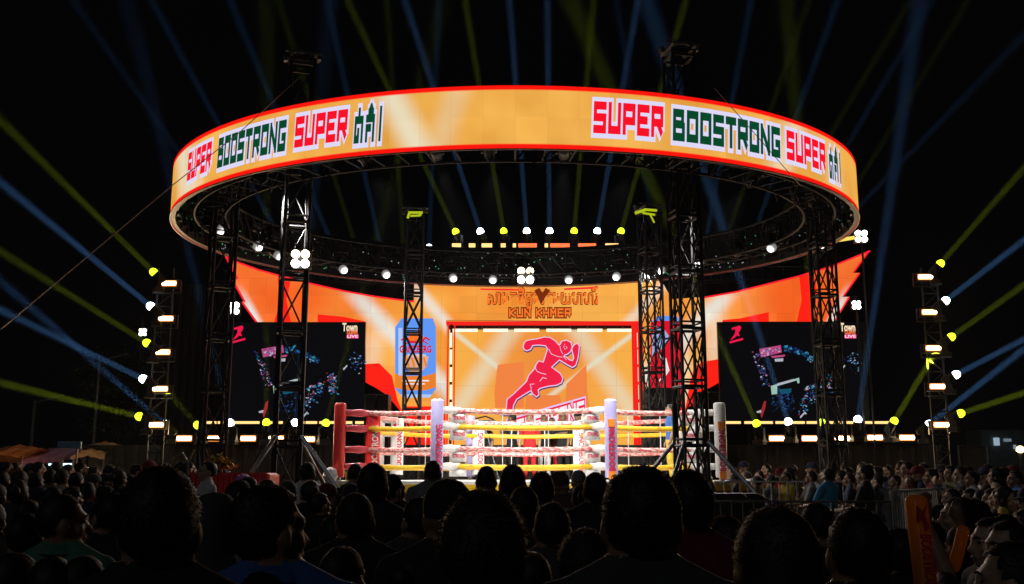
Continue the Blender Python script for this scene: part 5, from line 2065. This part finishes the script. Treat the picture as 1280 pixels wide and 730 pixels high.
row(9, -10, 190, 602, 606, 8.0, 9.0, 'third row at far left', GL_, -20, ['black', 'dark grey', 'navy', 'black', 'dark red', 'beige'], 13, ['down', 'fold'], ((92, 'red'),))
row(6, -15, 170, 624, 628, 5.9, 6.4, 'fourth row at far left', GL_, -15, ['black', 'dark grey', 'black', 'grey'], 14, ['down'], )
row(8, 280, 470, 596, 600, 7.8, 8.8, 'row before left tower', 'spectators before the ring', 0, ['black', 'dark grey', 'black', 'navy'], 15, ['down'])
row(7, 860, 1060, 640, 644, 6.5, 6.8, 'row before tarpaulin crate', 'spectators before the ring', 8, ['black', 'dark grey', 'black'], 16, ['down'])
row(6, 390, 860, 682, 682, 2.9, 3.1, 'dim low front row', 'spectators before the ring', 0, ['black', 'black', 'dark grey'], 17, ['down'])
row(4, 10, 180, 690, 696, 2.7, 2.7, 'dim lower left row', 'spectators before the ring', 0, ['black', 'dark grey'], 18, ['down'])
print('PEOPLE', NPEOPLE[0])

# ---- inflated sticks
FOIL = bpy.data.materials.new('amber_foil')
gg = G(FOIL)
o_, df, tr, mxs = gg.n('ShaderNodeOutputMaterial'), gg.n('ShaderNodeBsdfPrincipled'), gg.n('ShaderNodeBsdfTranslucent'), gg.n('ShaderNodeMixShader')
tcn, nzn = gg.n('ShaderNodeTexCoord'), gg.n('ShaderNodeTexNoise')
nzn.inputs['Scale'].default_value = 9
gg.nt.links.new(tcn.outputs['Object'], nzn.inputs['Vector'])
cf = gg.mix(nzn.outputs[0], (.80, .34, .02), (.88, .46, .05))
gg.put(df.inputs['Base Color'], cf)
gg.put(tr.inputs['Color'], cf)
df.inputs['Roughness'].default_value = .3
mxs.inputs[0].default_value = .7
gg.nt.links.new(df.outputs[0], mxs.inputs[1])
gg.nt.links.new(tr.outputs[0], mxs.inputs[2])
gg.nt.links.new(mxs.outputs[0], o_.inputs[0])


def stick(p0, p1, r, label, text):
    p0, p1 = Vector(p0), Vector(p1)
    t = thing('inflated_stick', label, 'inflated stick', (0, 0, 0))
    d = (p1 - p0)
    b = MB()
    L = d.length
    b.lathe(p0, d, [(0, r * .7), (.012, r * .95), (.03, r), (L * .35, r * .97), (L - .03, r), (L - .010, r * .96), (L, r * .75)], FOIL, 14)
    b.build('tube', t, True)
    if text:
        ax = d.normalized()
        m = text_mesh('BOOSTRONG', .052, M['red_print'], width=L * .50, bold=.0005)
        vx = -ax
        vz = Vector((0, -1, 0)) - ax * Vector((0, -1, 0)).dot(ax)
        vz.normalize()
        vy = vz.cross(vx)
        mm = Matrix((vx, vy, vz)).transposed().to_4x4()
        m.transform(Matrix.Translation(p0 + d * .40 + vz * (r + .004)) @ mm)
        link('lettering', m, t)
        m = MB()
        c = p0 + d * .82 + vz * (r + .006)
        sd = vz.cross(ax)
        m.face([c + sd * u + ax * v for u, v in ((-.018, -.04), (.0, -.06), (.006, -.02), (.024, -.03), (.018, .03), (.0, .012), (-.02, .036), (-.006, 0))], M['red_print'])
        m.build('runner_logo', t)


stick(P(1162, 770, 3.3), P(1144, 621, 3.4), .037, 'tall amber inflated stick with red lettering held up at lower right', True)
stick(P(1192, 712, 4.3), P(1205, 660, 4.2), .026, 'short orange stick held up right of the tall inflated one', False)

# ---- barricades
def barricade(a, c, h, label, mat, step=.13, group='steel crowd barricades'):
    a, c = Vector(a), Vector(c)
    t = thing('barricade', label, 'barricade', (0, 0, 0), 0, group)
    L = (c - a).length
    b = MB()
    up = Vector((0, 0, 1))
    b.path([a + up * .25, a + up * h, c + up * h, c + up * .25], .022, mat, 6, True)
    b.build('frame', t)
    bm_ = MB()
    bm_.tube((0, 0, .25), (0, 0, h), .010, mat, 5)
    me = bm_.mesh('bar')
    for k in range(1, int(L / step)):
        o = link('bar', me, t)
        o.location = a.lerp(c, k * step / L)
    for q in (a.lerp(c, .15), a.lerp(c, .85)):
        b = MB()
        n = (c - a).cross(up).normalized()
        b.path([q + n * .3 + up * .02, q + up * .25, q - n * .3 + up * .02], .02, mat, 6)
        b.build('foot', t)


def ground(px, py, Y):
    q = P(px, py, Y)
    return Vector((q.x, Y, 0)), q.z


xs = [872, 960, 1040, 1112]
for i, (a, c) in enumerate(zip(xs, xs[1:])):
    p, h = ground(a, 627, 12)
    q, _ = ground(c, 627, 12)
    barricade(p + (q - p) * .01, q, h, f'dark steel crowd barricade in the front line, {nth(i)} from the tarpaulin crate', M['galv'])
p, h = ground(1114, 625, 12)
q, _ = ground(1226, 604, 17.2)
mid = p.lerp(q, .5)
barricade(p, p.lerp(q, .49), 1.30, 'shiny steel barricade slanting back behind the tall inflated stick', M['bright_rail'])
barricade(p.lerp(q, .51), q, 1.34, 'shiny steel barricade at the far corner of the slanting line', M['bright_rail'])
xs = [905, 985, 1065, 1145, 1225]
for i, (a, c) in enumerate(zip(xs, xs[1:])):
    p, h = ground(a, 598, 17.0)
    q, _ = ground(c, 600, 17.0)
    barricade(p, p.lerp(q, .99), 1.38, f'grey steel crowd barricade in the back line right of the ring, {nth(i)} from left', M['bright_rail'])
p, h = ground(392, 627, 12)
q, _ = ground(440, 627, 12)
barricade(p, q, h, 'dark steel barricade below the red corner of the ring', M['rail_dark'])
# pale cover sheets hung inside the right barricade line
b = MB()
p, q = P(1090, 600, 15.6), P(1165, 612, 15.6)
for k in range(6):
    x0, x1 = p.x + (q.x - p.x) * k / 6, p.x + (q.x - p.x) * (k + .94) / 6
    b.box(((x0 + x1) / 2, 15.6 + .02 * (k % 2), .98), (x1 - x0, .02, .62), SHIRT['grey'])
tag(b.build('cover_sheet'), 'grey cover panels hung along the barricade right of the slim tower', 'cover')

# ---- left side: stalls, sign, tree, table
def stall(px0, px1, py, Y, mat, label):
    a, c = P(px0, py, Y), P(px1, py, Y)
    W = c.x - a.x
    t = thing('market_stall', label, 'stall', ((a.x + c.x) / 2, Y, 0), 0, 'market stalls far left')
    b = MB()
    h = a.z
    n = 8
    vs = [((i / n - .5) * W * 1.08, y, h - .10 * abs(i / n - .5) * 2 + (.26 if k == 1 else 0) - .02 * (i % 2)) for k, y in enumerate((-1.1, 0, 1.1)) for i in range(n + 1)]
    fs = [(k * (n + 1) + i, k * (n + 1) + i + 1, (k + 1) * (n + 1) + i + 1, (k + 1) * (n + 1) + i) for k in range(2) for i in range(n)]
    b.add(vs, fs, mat)
    b.add([(x, y, z - .03) for x, y, z in vs], [tuple(reversed(f)) for f in fs], mat)
    for i in range(n):
        x, x1 = (i / n - .5) * W * 1.08, ((i + 1) / n - .5) * W * 1.08
        b.face([(x, -1.1, vs[i][2]), (x, -1.12, vs[i][2] - .16), (x1, -1.12, vs[i + 1][2] - .16), (x1, -1.1, vs[i + 1][2])], mat)
    b.build('canopy', t)
    for sx in (-1, 1):
        for sy in (-1, 1):
            b = MB()
            b.tube((sx * W * .48, sy, .02), (sx * W * .48, sy, h - .05), .03, M['galv'], 6)
            b.build('leg', t)
    b = MB()
    b.box((0, .3, .45), (W * .8, .6, .9), SHIRT['brown'])
    b.build('counter', t)
    b = MB()
    b.tube((-.3, 0, h - .22), (.3, 0, h - .22), .035, emit('stall_lamp', (.6, .85, 1), 2.2), 6)
    b.build('lamp', t)


stall(-5, 52, 568, 26, pbr('orange_tarp', (.75, .22, .06), .7), 'stall with an orange canopy at the far left edge')
stall(52, 100, 570, 27, pbr('mauve_tarp', (.34, .16, .26), .7), 'stall with a dull purple canopy beside the orange one')
stall(112, 150, 563, 28, pbr('pale_orange_tarp', (.80, .40, .16), .7), 'stall with a bright orange canopy nearest the lamp mast')
for i, (x, Y) in enumerate(((20, 25.2), (76, 26.2), (131, 27.2))):
    p = P(x, 570, Y)
    l = bpy.data.lights.new('stall_glow', 'POINT')
    l.energy, l.color, l.shadow_soft_size = 4, (1, .8, .6), .1
    o = link('stall_glow', l)
    o.location = (p.x, Y - .1, p.z - .55)
t = thing('sign_board', 'pale blue sign board on a thin post left of the stage', 'sign', (P(87, 556, 24).x, 24, 0))
q = P(87, 556, 24)
b = MB()
b.bevbox((0, 0, q.z), (.56, .06, .16), pbr('blue_sign_paint', (.10, .24, .42), .5), .01)
b.build('board', t)
b = MB()
b.tube((.18, .02, 0), (.18, .02, q.z - .08), .025, M['galv'], 6)
b.build('post', t)

for i, (px, top, Y) in enumerate(((125, 448, 32), (44, 500, 33))):
    q = P(px, top, Y)
    b = MB()
    b.tube((q.x, Y, 0), (q.x, Y, q.z), .09, M['galv'], 8, .05)
    b.tube((q.x, Y, q.z - .1), (q.x + .9, Y, q.z + .15), .03, M['galv'], 6)
    tag(b.build('street_pole'), ('thin dark street pole right of the blue sign board', 'thick dark street pole above the orange stall')[i], 'pole', 'street poles at the left')


def tree(px, py, Y, r, label, seed):
    rnd = random.Random(seed)
    q = P(px, py, Y)
    t = thing('leafy_tree', label, 'tree', (q.x, Y, 0))
    bark, leaf = pbr('bark', (.10, .07, .05), .9, 0, 20), pbr('tree_leaf', (.06, .10, .025), .55, 0, 30, .4)
    b = MB()
    tops = []
    b.path([(0, 0, 0), (.1, 0, q.z * .35), (-.05, .1, q.z * .7), (0, 0, q.z)], [.24, .19, .14, .05], bark, 8)
    for k in range(14):
        a = k * 2.4
        z0 = q.z * rnd.uniform(.45, .9)
        e = Vector((math.cos(a) * r * rnd.uniform(.5, .95), math.sin(a) * r * rnd.uniform(.4, .9), z0 + rnd.uniform(-.2, 1.) * r * .6))
        m_ = Vector((0, 0, z0)).lerp(e, .5) + Vector((0, 0, .2))
        b.path([(0, 0, z0), m_, e], [.07, .045, .015], bark, 5)
        tops += [m_, e, Vector((0, 0, z0)).lerp(e, .75)]
    b.build('trunk', t)
    b = MB()
    for c in tops:
        for _ in range(85):
            p_ = c + Vector((rnd.gauss(0, .34), rnd.gauss(0, .34), rnd.gauss(0, .26))) * r * .42
            d = Vector((rnd.uniform(-1, 1), rnd.uniform(-1, 1), rnd.uniform(-1.2, .2))).normalized() * rnd.uniform(.10, .2)
            s_ = d.cross(Vector((rnd.uniform(-1, 1), rnd.uniform(-1, 1), 1))).normalized() * .045
            b.face([p_, p_ + d * .5 + s_, p_ + d, p_ + d * .5 - s_], leaf)
    b.build('crown', t)['kind'] = 'stuff'


tree(152, 440, 36, 1.5, 'dim leafy tree behind the floodlight pole far left', 2)

# red table with flowers and a purple bag
p = P(290, 590, 13.6)
tb = thing('display_table', 'table under a bright red cloth left of the left tower base', 'table', (p.x, 13.6, 0))
b = MB()
b.bevbox((0, 0, p.z - .26), (1.15, .6, .5), M['red_vinyl'], .03)
for k in range(16):
    b.tube((-.55 + k * .073, -.29, p.z - .5), (-.55 + k * .073, -.29, p.z - .03), .03, M['red_vinyl'], 6, caps=False)
b.build('tablecloth', tb)
for sx in (-.5, .5):
    b = MB()
    b.tube((sx, 0, 0), (sx, 0, p.z - .5), .03, M['galv'], 6)
    b.build('leg', tb)
fl = MB()
rnd = random.Random(5)
ym, gm_ = pbr('yellow_petal', (.75, .5, .04), .6), pbr('flower_leaf', (.05, .14, .03), .6)
for _ in range(420):
    c = Vector((p.x - .14 + rnd.gauss(0, .085), 13.5 + rnd.gauss(0, .07), p.z + .05 + abs(rnd.gauss(0, .06))))
    a = Vector((rnd.uniform(-1, 1), rnd.uniform(-1, 1), rnd.uniform(-1, 1))).normalized() * .035
    s_ = a.cross(Vector((0, .3, 1))).normalized() * .025
    fl.face([c - a, c + s_, c + a, c - s_], ym if rnd.random() < .7 else gm_)
fo = fl.build('flower_bunch')
tag(fo, 'bunch of yellow flowers on the red table', 'flowers', None, 'stuff')
b = MB()
q = P(303, 594, 12.9)
b.lathe((q.x, 12.9, q.z - .22), (.1, 0, 1), [(0, .05), (.05, .10), (.14, .12), (.21, .08), (.24, .02)], pbr('purple_plastic', (.45, .12, .50), .4, 0, 6, .2, .6), 10)
b.tube((q.x, 12.9, 0), (q.x, 12.9, q.z - .2), .03, M['galv'], 6)
b.box((q.x, 12.9, .02), (.4, .4, .04), M['black_metal'])
tag(b.build('parasol_bag'), 'bright purple plastic bundle in front of the red table', 'bundle')
# folding chair frame beside the mast
b = MB()
q = P(222, 578, 12.5)
for a, c in (((208, 578), (228, 566)), ((228, 566), (235, 578)), ((235, 578), (243, 562))):
    u, v = P(*a, 12.5), P(*c, 12.5)
    b.tube(u, v, .012, M['steel'], 6)
for x in (208, 235):
    u = P(x, 578, 12.5)
    b.tube(u, (u.x, 12.5, .02), .014, M['steel'], 6)
tag(b.build('folding_frame'), 'bent silver folding frame sticking up above the largest left head', 'frame')

# distant lit stall and lamp at the right edge
t = thing('lit_kiosk', 'small kiosk with a cold white lamp beyond the crowd at the right edge', 'kiosk', (P(1255, 556, 34).x, 34, 0))
q = P(1255, 552, 34)
b = MB()
b.bevbox((0, .6, q.z / 2 + .2), (1.5, 1.1, q.z + .4), pbr('kiosk_paint', (.10, .13, .15), .6), .03)
b.build('body', t)
for i, (dx, dz) in enumerate(((-.25, 0), (.12, .05), (.35, -.18))):
    b = MB()
    b.bevbox((dx, -.02, q.z + dz), ((.20, .26, .10)[i], .05, (.26, .10, .14)[i]), emit('cold_lamp', (.62, .82, 1), (.45, .2, .3)[i]), .02)
    b.build('lamp', t)
q = P(1275, 566, 30)
t = thing('street_lamp', 'yellow street lamp at the far right edge', 'street lamp', (q.x, 30, 0))
b = MB()
b.tube((0, 0, 0), (0, 0, q.z), .05, M['galv'], 6)
b.build('post', t)
b = MB()
b.lathe((0, -.03, q.z), (0, 0, 1), [(0, .05), (.06, .12), (.16, .10), (.2, .03)], emit('sodium_lamp', (1, .7, .25), 6), 10)
b.build('globe', t)
q = P(1217, 575, 27.5)
t = thing('door_frame', 'pale door frame at the right end of the stage block', 'door frame', (q.x, 27.5, 0))
b = MB()
W, H = .78, P(1217, 557, 27.5).z
b.path([(-W / 2, 0, 0), (-W / 2, 0, H), (W / 2, 0, H), (W / 2, 0, 0)], .03, M['galv'], 6)
b.build('frame', t)
b = MB()
b.box((0, .05, H / 2), (W - .08, .03, H - .06), M['brown_cloth'])
b.build('panel', t)

# ------------------------------------------------------------------ haze: makes the beams visible
b = MB()
b.box((0, 26, 14.5), (96, 64, 31), M['black_cloth'])
hz = bpy.data.materials.new('stage_haze')
hz.use_nodes = True
nt = hz.node_tree
nt.nodes.clear()
o_, v_ = nt.nodes.new('ShaderNodeOutputMaterial'), nt.nodes.new('ShaderNodeVolumePrincipled')
v_.inputs['Density'].default_value = HAZE
v_.inputs['Color'].default_value = (.92, .94, .96, 1)
v_.inputs['Anisotropy'].default_value = 0.0
nt.links.new(v_.outputs[0], o_.inputs['Volume'])
hz.cycles.volume_sampling = 'EQUIANGULAR'
b.mats = [hz]
h = b.build('haze')
h['kind'] = 'stuff'
